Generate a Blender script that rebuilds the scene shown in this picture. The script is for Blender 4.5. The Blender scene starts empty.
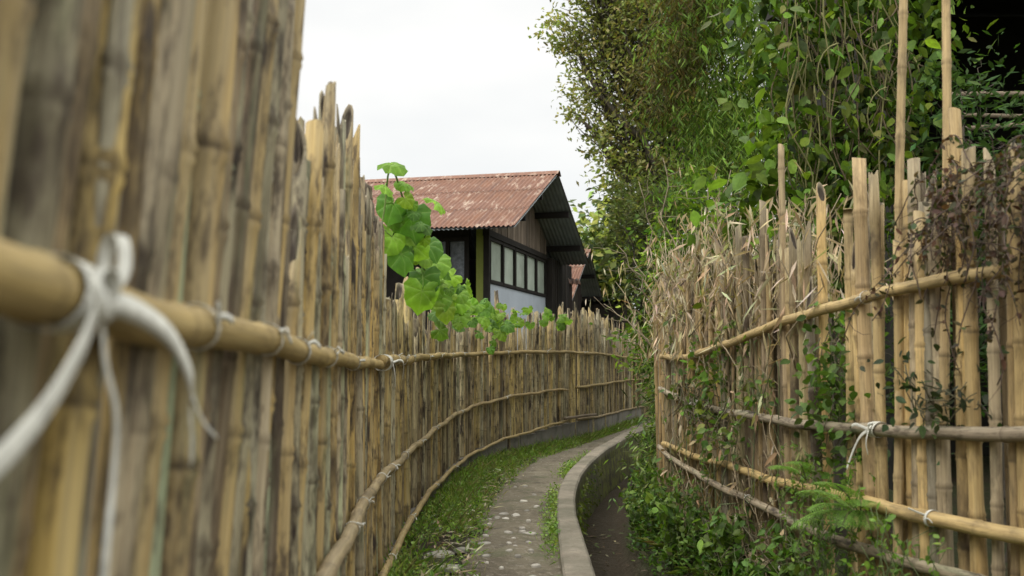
import bpy, math, random
import numpy as np
from mathutils import Vector, Matrix

SEED = 7
rnd = random.Random(SEED)
rs = np.random.RandomState(SEED)
SC = bpy.context.scene
COL = SC.collection
PI = math.pi

# ------------------------------------------------------------------ object helpers
def tag(o, label=None, cat=None, group=None, kind=None):
    if label: o['label'] = label
    if cat: o['category'] = cat
    if group: o['group'] = group
    if kind: o['kind'] = kind
    return o

def empty(name, loc, label, cat, group=None):
    o = bpy.data.objects.new(name, None)
    o.empty_display_size = 0.1
    o.location = loc
    COL.objects.link(o)
    return tag(o, label, cat, group)

class MB:
    """collects vertices / faces / per-vertex colour and texture coordinates for ONE mesh"""
    def __init__(s):
        s.v = []; s.f = []; s.c = []; s.p = []; s.n = 0
    def add(s, v, f, c, p=None):
        v = np.asarray(v, float).reshape(-1, 3)
        c = np.asarray(c, float)
        if c.ndim == 1: c = np.tile(c, (len(v), 1))
        if c.shape[1] == 3: c = np.hstack([c, np.zeros((len(c), 1))])
        p = v if p is None else np.asarray(p, float)
        s.v.append(v); s.c.append(c); s.p.append(p)
        o = s.n
        s.f.extend([tuple(i + o for i in q) for q in f])
        s.n += len(v)
    def build(s, name, mat, parent=None, smooth=True, auto=None):
        me = bpy.data.meshes.new(name)
        v = np.vstack(s.v); c = np.vstack(s.c); p = np.vstack(s.p)
        me.from_pydata(v.tolist(), [], s.f)
        a = me.attributes.new('tint', 'FLOAT_COLOR', 'POINT')
        a.data.foreach_set('color', c.astype(np.float32).ravel())
        a = me.attributes.new('tpos', 'FLOAT_VECTOR', 'POINT')
        a.data.foreach_set('vector', p.astype(np.float32).ravel())
        if smooth:
            me.polygons.foreach_set('use_smooth', np.ones(len(me.polygons), bool))
        me.materials.append(mat)
        me.update()
        o = bpy.data.objects.new(name, me)
        COL.objects.link(o)
        if parent is not None:
            o.parent = parent
            loc = Vector((0, 0, 0)); q = parent
            o.matrix_parent_inverse = world_of(parent).inverted()
        return o

def world_of(o):
    m = Matrix.LocRotScale(o.location, o.rotation_euler, o.scale)
    if o.parent is not None:
        m = world_of(o.parent) @ o.matrix_parent_inverse @ m
    return m

def box(mb, lo, hi, col, M=None, p=None):
    x0, y0, z0 = lo; x1, y1, z1 = hi
    v = np.array([(x0,y0,z0),(x1,y0,z0),(x1,y1,z0),(x0,y1,z0),(x0,y0,z1),(x1,y0,z1),(x1,y1,z1),(x0,y1,z1)], float)
    if M is not None:
        v = M(v)
    mb.add(v, [(0,3,2,1),(4,5,6,7),(0,1,5,4),(1,2,6,5),(2,3,7,6),(3,0,4,7)], col, p)

def smooth_path(pts, step):
    """Catmull-Rom through pts, resampled at about equal steps"""
    P = np.asarray(pts, float)
    P = np.vstack([2*P[0]-P[1], P, 2*P[-1]-P[-2]])
    out = []
    for i in range(1, len(P)-2):
        a, b, c, d = P[i-1], P[i], P[i+1], P[i+2]
        for t in np.linspace(0, 1, 24, endpoint=False):
            out.append(0.5*((2*b)+(-a+c)*t+(2*a-5*b+4*c-d)*t*t+(-a+3*b-3*c+d)*t**3))
    out.append(P[-2])
    out = np.array(out)
    s = np.concatenate([[0], np.cumsum(np.linalg.norm(np.diff(out, axis=0), axis=1))])
    n = max(2, int(round(s[-1]/step))+1)
    q = np.linspace(0, s[-1], n)
    return np.stack([np.interp(q, s, out[:, k]) for k in range(out.shape[1])], 1), q

def tube(mb, pts, radii, sides, col, caps=True, flat=1.0, off=None, node=None, rough=0.0):
    pts = np.asarray(pts, float); n = len(pts)
    radii = np.broadcast_to(np.asarray(radii, float), (n,))
    T = np.gradient(pts, axis=0)
    T /= np.linalg.norm(T, axis=1)[:, None] + 1e-9
    ref = np.array([0.31, 0.2, 1.0]) if abs(T[0][2]) < 0.8 else np.array([1.0, 0.15, 0.1])
    A = np.cross(T, ref); A /= np.linalg.norm(A, axis=1)[:, None] + 1e-9
    B = np.cross(T, A)
    th = np.linspace(0, 2*PI, sides, endpoint=False)
    r = radii[:, None]
    if rough:
        r = r*(1+rs.uniform(-rough, rough, (n, 1)))
    V = pts[:, None, :] + (r*np.cos(th))[..., None]*A[:, None, :] + (r*flat*np.sin(th))[..., None]*B[:, None, :]
    L = np.concatenate([[0], np.cumsum(np.linalg.norm(np.diff(pts, axis=0), axis=1))])
    o = rs.uniform(0, 50, 3) if off is None else off
    Pq = np.stack(np.broadcast_arrays(np.cos(th)*0.03+o[0], np.sin(th)*0.03+o[1], L[:, None]+o[2]), -1).reshape(-1, 3)
    f = []
    for i in range(n-1):
        for j in range(sides):
            k = (j+1) % sides
            f.append((i*sides+j, i*sides+k, (i+1)*sides+k, (i+1)*sides+j))
    if caps:
        f.append(tuple(range(sides))[::-1]); f.append(tuple((n-1)*sides+j for j in range(sides)))
    c = np.asarray(col, float)
    if c.ndim == 1:
        c = np.tile(c[:3], (n, 1))
    c4 = np.hstack([c[:, :3], (np.zeros((n, 1)) if node is None else np.asarray(node)[:, None])])
    mb.add(V.reshape(-1, 3), f, np.repeat(c4, sides, 0), Pq)

# ------------------------------------------------------------------ leaves
def tmpl(kind):
    if kind == 'diamond':
        return np.array([(0,0,0),(-.5,.42,.10),(.5,.42,.10),(0,1,-.12)]), [(0,2,3),(0,3,1)]
    if kind == 'leaf':
        return (np.array([(0,0,0),(-.36,.18,.05),(.36,.18,.05),(-.5,.45,.07),(.5,.45,.07),(0,.45,0),(-.3,.75,.02),(.3,.75,.02),(0,1,-.16)]),
                [(0,5,3,1),(0,2,4,5),(5,8,6,3),(5,4,7,8)])
    if kind == 'gourd':
        # broad, shallowly lobed heart with a notch at the stalk
        ang = np.radians([-78,-60,-40,-15,8,28,50,68,90,112,130,152,172,195,220,240,258])
        rad = np.array([.16,.42,.54,.57,.51,.54,.59,.55,.68,.55,.59,.54,.51,.57,.54,.42,.16])*1.0
        pts = [(0,0.0,0)]
        for a, r in zip(ang, rad):
            pts.append((r*math.cos(a), r*math.sin(a), 0.0))
        inner = [(0.5*p[0], 0.5*p[1], 0) for p in pts[1:]]
        V = np.array(pts+inner, float); n = len(ang)
        V[1:1+n, 2] = -0.16*(np.hypot(V[1:1+n, 0], V[1:1+n, 1])/.6)**2 + 0.06*np.cos(np.arange(n)*PI)
        V[1+n:, 2] = 0.04
        F = []
        for i in range(n-1):
            F.append((0, 1+n+i, 2+n+i)); F.append((1+n+i, 1+i, 2+i, 2+n+i))
        V[:, 1] += 0.0
        return V, F

def leaves(mb, P, D, N, L, W, C, kind='diamond', curl=0.0):
    V0, F0 = tmpl(kind)
    P = np.asarray(P, float); m = len(P)
    if m == 0: return
    D = D/(np.linalg.norm(D, axis=1)[:, None]+1e-9)
    X = np.cross(D, N); X /= np.linalg.norm(X, axis=1)[:, None]+1e-9
    Z = np.cross(X, D)
    L = np.broadcast_to(L, (m,)); W = np.broadcast_to(W, (m,))
    V = (P[:, None, :] + V0[None, :, 0, None]*W[:, None, None]*X[:, None, :]
         + V0[None, :, 1, None]*L[:, None, None]*D[:, None, :] + V0[None, :, 2, None]*W[:, None, None]*Z[:, None, :])
    if curl:
        V[..., 2] -= curl*(V0[None, :, 1]**2)*L[:, None]
    k = len(V0)
    idx = (np.arange(m)*k)[:, None]
    o = mb.n
    for q in F0:
        mb.f.extend(map(tuple, (idx+np.array(q)+o).tolist()))
    C = np.asarray(C, float)
    if C.ndim == 1: C = np.tile(C, (m, 1))
    mb.v.append(V.reshape(-1, 3))
    mb.c.append(np.hstack([np.repeat(C[:, :3], k, 0), np.zeros((m*k, 1))]))
    mb.p.append(np.tile(V0, (m, 1)) + np.repeat(rs.uniform(0, 30, (m, 1)), k, 0)*np.array([[0, 0, 1.]]))
    mb.n += m*k

def rdir(m, up=0.0, spread=1.0):
    d = rs.normal(0, 1, (m, 3))*spread; d[:, 2] += up
    return d/(np.linalg.norm(d, axis=1)[:, None]+1e-9)

def tints(m, cols, jit=0.18):
    cols = np.asarray(cols, float)
    c = cols[rs.randint(0, len(cols), m)]
    return np.clip(c*(1+rs.normal(0, jit, (m, 1)))*(1+rs.normal(0, jit*0.35, (m, 3))), 0.004, 0.9)

def crown(mb, lobes, n, L, W, cols, kind='diamond', clump=0.22, per=28, droop=-0.4, top_light=0.5, ljit=0.3, flatness=1.0):
    """leaf clumps scattered through the volume of several lobes -> clump centres"""
    vol = np.array([l[3]**2.2 for l in lobes]); vol /= vol.sum()
    cents = []
    for (x, y, z, r), w in zip(lobes, vol):
        k = max(3, int(n*w/per))
        d = rdir(k); rr = r*rs.uniform(0.35, 1.05, (k, 1))
        c = np.array([x, y, z]) + d*rr*np.array([1, 1, 0.9])
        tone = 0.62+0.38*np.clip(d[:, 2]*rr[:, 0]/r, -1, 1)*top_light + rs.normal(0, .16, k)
        for ci, ti in zip(c, tone):
            m = max(4, int(per*rs.uniform(.5, 1.5)))
            P = ci + rs.normal(0, 1, (m, 3))*clump*np.array([1, 1, .75*flatness])*rs.uniform(.7, 1.3)
            D = rdir(m); D[:, 2] = D[:, 2]*.6 + droop
            N = rdir(m, 1.1)
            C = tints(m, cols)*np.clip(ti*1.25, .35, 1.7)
            Ls = L*rs.uniform(1-ljit, 1+ljit, m)
            leaves(mb, P, D, N, Ls, Ls*W/L, C, kind)
            cents.append(ci)
    return np.array(cents)

def limb(mb, a, b, r0, r1, col, sides=6, wob=0.06, seg=7, sag=0.0):
    a = np.asarray(a, float); b = np.asarray(b, float)
    t = np.linspace(0, 1, seg)[:, None]
    L = np.linalg.norm(b-a)
    P = a+(b-a)*t
    w = rs.normal(0, wob*L, (seg, 3)); w[0] = 0; w[-1] = 0
    P = P + w*np.sin(t*PI)
    P[:, 2] += -sag*np.sin(t[:, 0]*PI)*L
    tube(mb, P, r0+(r1-r0)*t[:, 0], sides, col)
    return P

# ------------------------------------------------------------------ materials
def new_mat(name):
    m = bpy.data.materials.new(name); m.use_nodes = True
    nt = m.node_tree; nt.nodes.clear()
    out = nt.nodes.new('ShaderNodeOutputMaterial')
    b = nt.nodes.new('ShaderNodeBsdfPrincipled')
    nt.links.new(b.outputs[0], out.inputs[0])
    return m, nt, b, out

def N(nt, t, **kw):
    n = nt.nodes.new(t)
    for k, v in kw.items(): setattr(n, k, v)
    return n

def noise(nt, vec, scale, detail=4, rough=.55, sc3=None):
    if sc3 is not None:
        mp = N(nt, 'ShaderNodeMapping'); mp.inputs['Scale'].default_value = sc3
        nt.links.new(vec, mp.inputs['Vector']); vec = mp.outputs[0]
    n = N(nt, 'ShaderNodeTexNoise')
    n.inputs['Scale'].default_value = scale; n.inputs['Detail'].default_value = detail; n.inputs['Roughness'].default_value = rough
    nt.links.new(vec, n.inputs['Vector'])
    return n.outputs['Fac']

def ramp(nt, fac, stops):
    r = N(nt, 'ShaderNodeValToRGB')
    e = r.color_ramp.elements
    while len(e) < len(stops): e.new(0.5)
    for el, (p, c) in zip(e, stops):
        el.position = p
        el.color = (c, c, c, 1) if not hasattr(c, '__len__') else (*c[:3], 1)
    nt.links.new(fac, r.inputs[0])
    return r.outputs[0]

def mix(nt, fac, a, b, mode='MIX'):
    m = N(nt, 'ShaderNodeMix', data_type='RGBA', blend_type=mode)
    m.clamp_factor = True
    for s, v in ((0, fac), (6, a), (7, b)):
        if hasattr(v, 'is_linked') or isinstance(v, bpy.types.NodeSocket): nt.links.new(v, m.inputs[s])
        else:
            m.inputs[s].default_value = v if s == 0 else ((*v[:3], 1) if hasattr(v, '__len__') else (v, v, v, 1))
    return m.outputs[2]

def math_(nt, op, a, b=None):
    m = N(nt, 'ShaderNodeMath', operation=op)
    for i, v in ((0, a), (1, b)):
        if v is None: continue
        if isinstance(v, bpy.types.NodeSocket): nt.links.new(v, m.inputs[i])
        else: m.inputs[i].default_value = v
    return m.outputs[0]

def bump(nt, b, h, strength, dist=0.01):
    n = N(nt, 'ShaderNodeBump')
    n.inputs['Strength'].default_value = strength; n.inputs['Distance'].default_value = dist
    nt.links.new(h, n.inputs['Height']); nt.links.new(n.outputs[0], b.inputs['Normal'])

def attr(nt, name):
    a = N(nt, 'ShaderNodeAttribute'); a.attribute_name = name
    return a

def bamboo_mat(name, dirt=0.5, moss=0.2, fade=0.3):
    m, nt, b, out = new_mat(name)
    t = attr(nt, 'tint'); p = attr(nt, 'tpos')
    vec = p.outputs['Vector']
    st = noise(nt, vec, 1.0, 5, .6, (140, 140, 5))          # fine fibre streaks
    st2 = noise(nt, vec, 1.0, 3, .5, (45, 45, 1.6))         # broad streaks
    pt = noise(nt, vec, 1.0, 5, .65, (32, 32, 9))           # mottling
    c = mix(nt, ramp(nt, st, [(.3, .68), (.7, 1.18)]), 0.0, t.outputs['Color'])
    m2 = N(nt, 'ShaderNodeMix', data_type='RGBA', blend_type='MULTIPLY'); m2.inputs[0].default_value = 1
    nt.links.new(t.outputs['Color'], m2.inputs[6]); nt.links.new(ramp(nt, st, [(.28, (.62, .6, .58)), (.72, (1.12, 1.12, 1.1))]), m2.inputs[7])
    c = m2.outputs[2]
    c = mix(nt, math_(nt, 'MULTIPLY', ramp(nt, st2, [(.42, 0), (.62, 1)]), fade), c, (.36, .32, .22))
    # dark weather stains, strongest where the vertex carries age (alpha 0.5..1 range)
    dk = ramp(nt, pt, [(.50, 0), (.64, 1)])
    c = mix(nt, math_(nt, 'MULTIPLY', dk, dirt), c, (.07, .052, .036))
    big = ramp(nt, noise(nt, vec, 1.0, 5, .7, (11, 11, 3.2)), [(.53, 0), (.65, 1)])
    c = mix(nt, math_(nt, 'MULTIPLY', big, min(1, dirt*1.5)), c, (.045, .034, .026))
    ms = ramp(nt, noise(nt, vec, 1.0, 4, .6, (20, 20, 2.2)), [(.55, 0), (.68, 1)])
    c = mix(nt, math_(nt, 'MULTIPLY', ms, moss), c, (.17, .20, .10))
    al = math_(nt, 'MULTIPLY', t.outputs['Alpha'], ramp(nt, noise(nt, vec, 1.0, 4, .65, (24, 24, 14)), [(.34, .45), (.56, 1.0)]))
    c = mix(nt, math_(nt, 'MULTIPLY', al, .9), c, (.055, .040, .028))
    nt.links.new(c, b.inputs['Base Color'])
    b.inputs['Roughness'].default_value = .62
    b.inputs['Specular IOR Level'].default_value = .16
    bump(nt, b, math_(nt, 'ADD', st, math_(nt, 'MULTIPLY', pt, .8)), .35, .004)
    return m

def leaf_mat(name, trans=.35, rough=.5, spec=.4, vary=.25):
    m, nt, b, out = new_mat(name)
    t = attr(nt, 'tint'); p = attr(nt, 'tpos')
    nz = noise(nt, p.outputs['Vector'], 3.0, 3, .6)
    m2 = N(nt, 'ShaderNodeMix', data_type='RGBA', blend_type='MULTIPLY'); m2.inputs[0].default_value = 1
    nt.links.new(t.outputs['Color'], m2.inputs[6]); nt.links.new(ramp(nt, nz, [(.3, 1-vary), (.7, 1+vary)]), m2.inputs[7])
    c = m2.outputs[2]
    nt.links.new(c, b.inputs['Base Color'])
    b.inputs['Roughness'].default_value = rough
    b.inputs['Specular IOR Level'].default_value = spec
    tr = N(nt, 'ShaderNodeBsdfTranslucent')
    m3 = N(nt, 'ShaderNodeMix', data_type='RGBA', blend_type='MULTIPLY'); m3.inputs[0].default_value = 1
    nt.links.new(c, m3.inputs[6]); m3.inputs[7].default_value = (1.25, 1.35, .55, 1)
    nt.links.new(m3.outputs[2], tr.inputs['Color'])
    ms = N(nt, 'ShaderNodeMixShader'); ms.inputs[0].default_value = trans
    nt.links.new(b.outputs[0], ms.inputs[1]); nt.links.new(tr.outputs[0], ms.inputs[2])
    nt.links.new(ms.outputs[0], out.inputs[0])
    return m

def gourd_mat():
    m = leaf_mat('leaf_gourd_veined', .5, .5, .2, .2)
    nt = m.node_tree
    b = next(n for n in nt.nodes if n.type == 'BSDF_PRINCIPLED')
    src = b.inputs['Base Color'].links[0].from_socket
    p = attr(nt, 'tpos'); sx = N(nt, 'ShaderNodeSeparateXYZ'); nt.links.new(p.outputs['Vector'], sx.inputs[0])
    th = math_(nt, 'ARCTAN2', sx.outputs[0], sx.outputs[1])          # 0 along the midrib
    v = math_(nt, 'ABSOLUTE', math_(nt, 'SINE', math_(nt, 'MULTIPLY', th, 3.6)))
    rr = math_(nt, 'POWER', math_(nt, 'ADD', math_(nt, 'MULTIPLY', sx.outputs[0], sx.outputs[0]), math_(nt, 'MULTIPLY', sx.outputs[1], sx.outputs[1])), .5)
    w = math_(nt, 'MULTIPLY', v, rr)                                  # distance from the nearest rib
    rib = ramp(nt, w, [(.012, .75), (.05, 0)])
    shade = ramp(nt, w, [(.02, (1.0, 1.0, 1.0)), (.30, (.62, .66, .6))])
    m2 = N(nt, 'ShaderNodeMix', data_type='RGBA', blend_type='MULTIPLY'); m2.inputs[0].default_value = 1
    nt.links.new(src, m2.inputs[6]); nt.links.new(shade, m2.inputs[7])
    c = mix(nt, rib, m2.outputs[2], (.30, .40, .13))
    nt.links.new(c, b.inputs['Base Color'])
    bump(nt, b, math_(nt, 'ADD', w, math_(nt, 'MULTIPLY', noise(nt, p.outputs['Vector'], 9, 3), .25)), .6, .03)
    return m

def plain_mat(name, col, rough=.8, sc=6.0, var=.35, sc3=None, bmp=.3, bd=.01, dark=None, dth=(.5, .65), use_tint=False, spec=.3, coord='Object'):
    m, nt, b, out = new_mat(name)
    tc = N(nt, 'ShaderNodeTexCoord'); vec = tc.outputs[coord]
    nz = noise(nt, vec, sc if sc3 is None else 1.0, 6, .65, sc3)
    m2 = N(nt, 'ShaderNodeMix', data_type='RGBA', blend_type='MULTIPLY'); m2.inputs[0].default_value = 1
    if use_tint: nt.links.new(attr(nt, 'tint').outputs['Color'], m2.inputs[6])
    else: m2.inputs[6].default_value = (*col, 1)
    nt.links.new(ramp(nt, nz, [(.25, 1-var), (.75, 1+var)]), m2.inputs[7])
    c = m2.outputs[2]
    if dark is not None:
        nz2 = noise(nt, vec, (sc if sc3 is None else 3.0)*.45, 5, .6)
        c = mix(nt, ramp(nt, nz2, [(dth[0], 0), (dth[1], .85)]), c, dark)
    nt.links.new(c, b.inputs['Base Color'])
    b.inputs['Roughness'].default_value = rough
    b.inputs['Specular IOR Level'].default_value = spec
    bump(nt, b, nz, bmp, bd)
    return m

M = {}
M['bamboo_old'] = bamboo_mat('weathered_bamboo', .82, .36, .36)
M['bamboo_new'] = bamboo_mat('yellow_bamboo', .34, .10, .08)
M['rail_old'] = bamboo_mat('rail_bamboo', .26, .08, .12)
M['leaf'] = leaf_mat('leaf_green', .38, .5, .2)
M['leaf_tree'] = leaf_mat('leaf_tree', .36, .6, .12)
M['leaf_big'] = gourd_mat()
M['straw'] = leaf_mat('dry_leaf', .2, .7, .2)
M['bark'] = plain_mat('bark', (.09, .07, .05), .9, 8, .4, None, .6, .02, use_tint=True)
M['twig'] = plain_mat('twig', (.2, .16, .11), .8, 20, .3, use_tint=True)
M['tie'] = plain_mat('white_strapping', (.58, .565, .49), .55, 60, .28, bmp=.1, bd=.002)
M['plank'] = plain_mat('weathered_planks', (.10, .082, .066), .85, 1, .55, (9, 9, 1.2), .4, .006, use_tint=True)
M['dark_wood'] = plain_mat('dark_timber', (.022, .018, .015), .8, 6, .4)
M['pane'] = plain_mat('frosted_pane', (.50, .57, .47), .25, 1.6, .30, bmp=.02, spec=.5)  # broad colour noise paints uneven reflections onto the panes
M['plaster'] = plain_mat('pale_blue_plaster', (.50, .55, .60), .85, 2.0, .10, dark=(.34, .36, .36), dth=(.55, .75))
M['post_green'] = plain_mat('lime_paint', (.22, .25, .05), .7, 3, .2)
M['lace'] = plain_mat('lace_curtain', (.25, .27, .30), .9, 14, .6)
M['under'] = plain_mat('dull_metal_sheet', (.24, .26, .255), .55, 2, .35, bmp=.05)

def rust_mat(name, pale=.6):
    m, nt, b, out = new_mat(name)
    p = attr(nt, 'tpos'); vec = p.outputs['Vector']     # x along the eave, y down the slope (metres)
    big = noise(nt, vec, 1.0, 5, .6, (.9, 1.6, 1))
    fine = noise(nt, vec, 1.0, 6, .7, (9, 2.2, 1))
    blot = noise(nt, vec, 1.0, 6, .7, (10, 2.2, 1))
    c = mix(nt, ramp(nt, fine, [(.3, 0), (.7, 1)]), (.105, .042, .020), (.21, .086, .038))
    c = mix(nt, ramp(nt, big, [(.35, 0), (.65, .7)]), c, (.17, .078, .048))
    pf = math_(nt, 'MULTIPLY', ramp(nt, blot, [(.53, 0), (.63, .9)]), ramp(nt, big, [(.36, .12), (.56, 1.0)]))
    c = mix(nt, pf, c, (.42, .32, .235))
    dk = ramp(nt, noise(nt, vec, 1.0, 4, .6, (13, .5, 1)), [(.55, 0), (.7, .55)])
    c = mix(nt, dk, c, (.075, .035, .026))
    nt.links.new(c, b.inputs['Base Color'])
    b.inputs['Roughness'].default_value = .75
    bump(nt, b, fine, .15, .004)
    return m
M['rust'] = rust_mat('rusty_sheet')

def path_mat():
    m, nt, b, out = new_mat('worn_path')
    g = N(nt, 'ShaderNodeNewGeometry'); vec = g.outputs['Position']
    n1 = noise(nt, vec, 1.6, 6, .65); n2 = noise(nt, vec, 26, 5, .7); n3 = noise(nt, vec, 7, 5, .6)
    c = mix(nt, ramp(nt, n1, [(.35, 0), (.65, 1)]), (.095, .074, .044), (.205, .172, .112))
    c = mix(nt, ramp(nt, n2, [(.54, 0), (.68, .75)]), c, (.33, .285, .215))
    c = mix(nt, ramp(nt, n3, [(.56, 0), (.72, .8)]), c, (.062, .047, .030))
    c = mix(nt, ramp(nt, noise(nt, vec, 2.7, 6, .7), [(.52, 0), (.66, .7)]), c, (.085, .092, .036))
    nt.links.new(c, b.inputs['Base Color']); b.inputs['Roughness'].default_value = .9
    bump(nt, b, math_(nt, 'ADD', n2, math_(nt, 'MULTIPLY', n3, 1.5)), 1.0, .03)
    return m

def soil_mat():
    m, nt, b, out = new_mat('soil')
    g = N(nt, 'ShaderNodeNewGeometry'); vec = g.outputs['Position']
    n1 = noise(nt, vec, 1.3, 6, .65); n2 = noise(nt, vec, 18, 6, .7)
    c = mix(nt, ramp(nt, n1, [(.38, 0), (.62, 1)]), (.060, .045, .030), (.050, .065, .024))
    c = mix(nt, ramp(nt, n2, [(.52, 0), (.72, .7)]), c, (.14, .115, .08))
    sx = N(nt, 'ShaderNodeSeparateXYZ'); nt.links.new(vec, sx.inputs[0])
    wet = N(nt, 'ShaderNodeMapRange'); wet.inputs[1].default_value = -.42; wet.inputs[2].default_value = -.25
    wet.inputs[3].default_value = 1; wet.inputs[4].default_value = 0
    nt.links.new(sx.outputs[2], wet.inputs[0])
    c = mix(nt, wet.outputs[0], c, mix(nt, n2, (.030, .022, .013), (.090, .068, .041)))
    nt.links.new(c, b.inputs['Base Color'])
    rr = N(nt, 'ShaderNodeMapRange'); rr.inputs[3].default_value = .9; rr.inputs[4].default_value = .72
    nt.links.new(wet.outputs[0], rr.inputs[0]); nt.links.new(rr.outputs[0], b.inputs['Roughness']); b.inputs['Specular IOR Level'].default_value = .15
    bump(nt, b, math_(nt, 'ADD', n1, math_(nt, 'MULTIPLY', n2, 1.5)), 1.0, .05)
    return m

def kerb_mat():
    m, nt, b, out = new_mat('kerb_concrete')
    g = N(nt, 'ShaderNodeNewGeometry'); vec = g.outputs['Position']
    n1 = noise(nt, vec, 3.2, 6, .65); n2 = noise(nt, vec, 40, 5, .7)
    c = mix(nt, ramp(nt, n1, [(.32, 0), (.66, 1)]), (.16, .133, .094), (.295, .252, .188))
    c = mix(nt, ramp(nt, n2, [(.54, 0), (.70, .6)]), c, (.12, .10, .075))
    sx = N(nt, 'ShaderNodeSeparateXYZ'); nt.links.new(vec, sx.inputs[0])
    lo = N(nt, 'ShaderNodeMapRange'); lo.inputs[1].default_value = -.03; lo.inputs[2].default_value = .035
    lo.inputs[3].default_value = 1; lo.inputs[4].default_value = 0
    nt.links.new(sx.outputs[2], lo.inputs[0])
    mossc = mix(nt, ramp(nt, noise(nt, vec, 9, 5, .65), [(.40, 0), (.60, 1)]), (.065, .050, .028), (.17, .18, .03))
    c = mix(nt, lo.outputs[0], c, mossc)
    jt = math_(nt, 'ABSOLUTE', math_(nt, 'SINE', math_(nt, 'ADD', math_(nt, 'MULTIPLY', sx.outputs[1], 2.6), math_(nt, 'MULTIPLY', n2, .12))))
    c = mix(nt, ramp(nt, jt, [(.010, .35), (.035, 0)]), c, (.05, .042, .03))
    stn = ramp(nt, noise(nt, vec, 1.1, 6, .75), [(.44, 0), (.62, .8)])
    c = mix(nt, stn, c, (.10, .092, .058))
    nt.links.new(c, b.inputs['Base Color']); b.inputs['Roughness'].default_value = .9
    bump(nt, b, math_(nt, 'ADD', n1, n2), .7, .014)
    return m
M['path'] = path_mat(); M['soil'] = soil_mat(); M['kerb'] = kerb_mat()
M['slab'] = plain_mat('grey_slab', (.150, .135, .112), .9, 5, .35, bmp=.4, bd=.01, dark=(.06, .058, .04), use_tint=False)
M['stone'] = plain_mat('pale_stone', (.40, .37, .31), .9, 14, .3, bmp=.5, bd=.01, use_tint=True)
M['thatch'] = plain_mat('dark_thatch', (.022, .020, .015), .95, 3, .7)

# ------------------------------------------------------------------ plan curves (x as a function of y)
def curve(pts):
    P = np.array(pts, float)
    sm, _ = smooth_path(P, .05)
    o = np.argsort(sm[:, 1])
    return lambda y: np.interp(y, sm[o, 1], sm[o, 0])

kerb_x = curve([(.32,-4),(.29,0),(.265,3.5),(.26,5.2),(.33,7.4),(.41,8.5),(.60,10),(.90,11.5),(1.28,13.1),(1.74,14.7),(2.55,17),(3.8,20),(5.6,24)])
kerb_w = lambda y: np.interp(y, [0, 5.2, 7, 9, 13], [.165, .165, .135, .145, .16])
path_l = curve([(-.20,-4),(-.20,0),(-.24,5.2),(-.235,7),(-.106,8.8),(.19,10.75),(.72,12.4),(1.38,14.5),(2.2,17),(3.45,20),(5.2,24)])
LF = [(-.30,-.8),(-.335,0),(-.38,.66),(-.54,2.8),(-.70,5.0),(-.665,7.4),(-.41,10.3),(.36,12.3),(1.10,13.9),(1.97,16.7),(3.15,19.6),(4.6,23)]
lf_x = curve(LF)
RF = [(2.35,1.2),(2.02,2.2),(1.70,3.2),(1.53,3.8),(1.41,4.7),(1.28,5.9),(1.17,7.4),(1.22,8.2),(1.55,8.9),(2.2,9.5)]
rf_x = curve(RF[:-2])

# ------------------------------------------------------------------ setting: ground, path, kerb
def ground_z(x, y):
    s = x-kerb_x(y); w = kerb_w(y)
    fence = np.where(y < 8.4, np.maximum(rf_x(y)-kerb_x(y), .85), .85+.0*y)
    fl = w + (fence-w)*.48
    z = np.where(s < w*.45, -.012, -.46)
    z = np.where(s > fl, -.46+np.clip((s-fl)/(fence*.92-fl), 0, 1)*.40, z)
    z = np.where(s > fence, -.06+np.clip((s-fence)/3, 0, 1)*.15, z)
    d = x-lf_x(y)
    z = z+np.where((d > -.3) & (x < path_l(y)+.02), .03*np.clip(1-d/.45, 0, 1), 0)
    far = np.clip((np.hypot(x, y)-40)/200, 0, 1)
    z = z*(1-far)
    return z + (np.sin(x*7.3+y*3.1)*np.sin(y*5.7-x*2.2)*.012)*(1-far)

def build_ground():
    sl = np.concatenate([[-400,-150,-60,-25,-12,-7,-4,-3,-2.2], np.arange(-1.7, .02, .10), [.02,.05,.09,.13],
                         np.arange(.18, 1.6, .07), [1.8,2.2,2.8,3.6,5,8,14,25,60,150,400]])
    yl = np.concatenate([[-60,-20,-8,-4], np.arange(-2, 22, .14), [23,25,28,33,40,55,90,160,400]])
    SS, YY = np.meshgrid(sl, yl)
    XX = SS+kerb_x(YY)
    ZZ = ground_z(XX, YY)
    nb, na = SS.shape
    V = np.stack([XX, YY, ZZ], -1).reshape(-1, 3)
    F = [(j*na+i, j*na+i+1, (j+1)*na+i+1, (j+1)*na+i) for j in range(nb-1) for i in range(na-1)]
    mb = MB(); mb.add(V, F, (.1, .1, .1))
    tag(mb.build('ground', M['soil']), kind='structure')
build_ground()

def build_path():
    yl = np.arange(-3, 23, .09); K = 9
    V = []
    for y in yl:
        a = path_l(y)+.035*math.sin(y*3.1)+.03*math.sin(y*7.7+1)+rnd.uniform(-.02, .02); b = kerb_x(y)+.004
        for k in range(K):
            t = k/(K-1)
            V.append((a+(b-a)*t, y, .006+.012*math.sin(PI*min(1, t*1.15))+rnd.uniform(-.007, .007)))
    n = len(yl)
    F = [(j*K+i, j*K+i+1, (j+1)*K+i+1, (j+1)*K+i) for j in range(n-1) for i in range(K-1)]
    mb = MB(); mb.add(V, F, (.2, .2, .2)); tag(mb.build('path', M['path']), kind='structure')
build_path()

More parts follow.
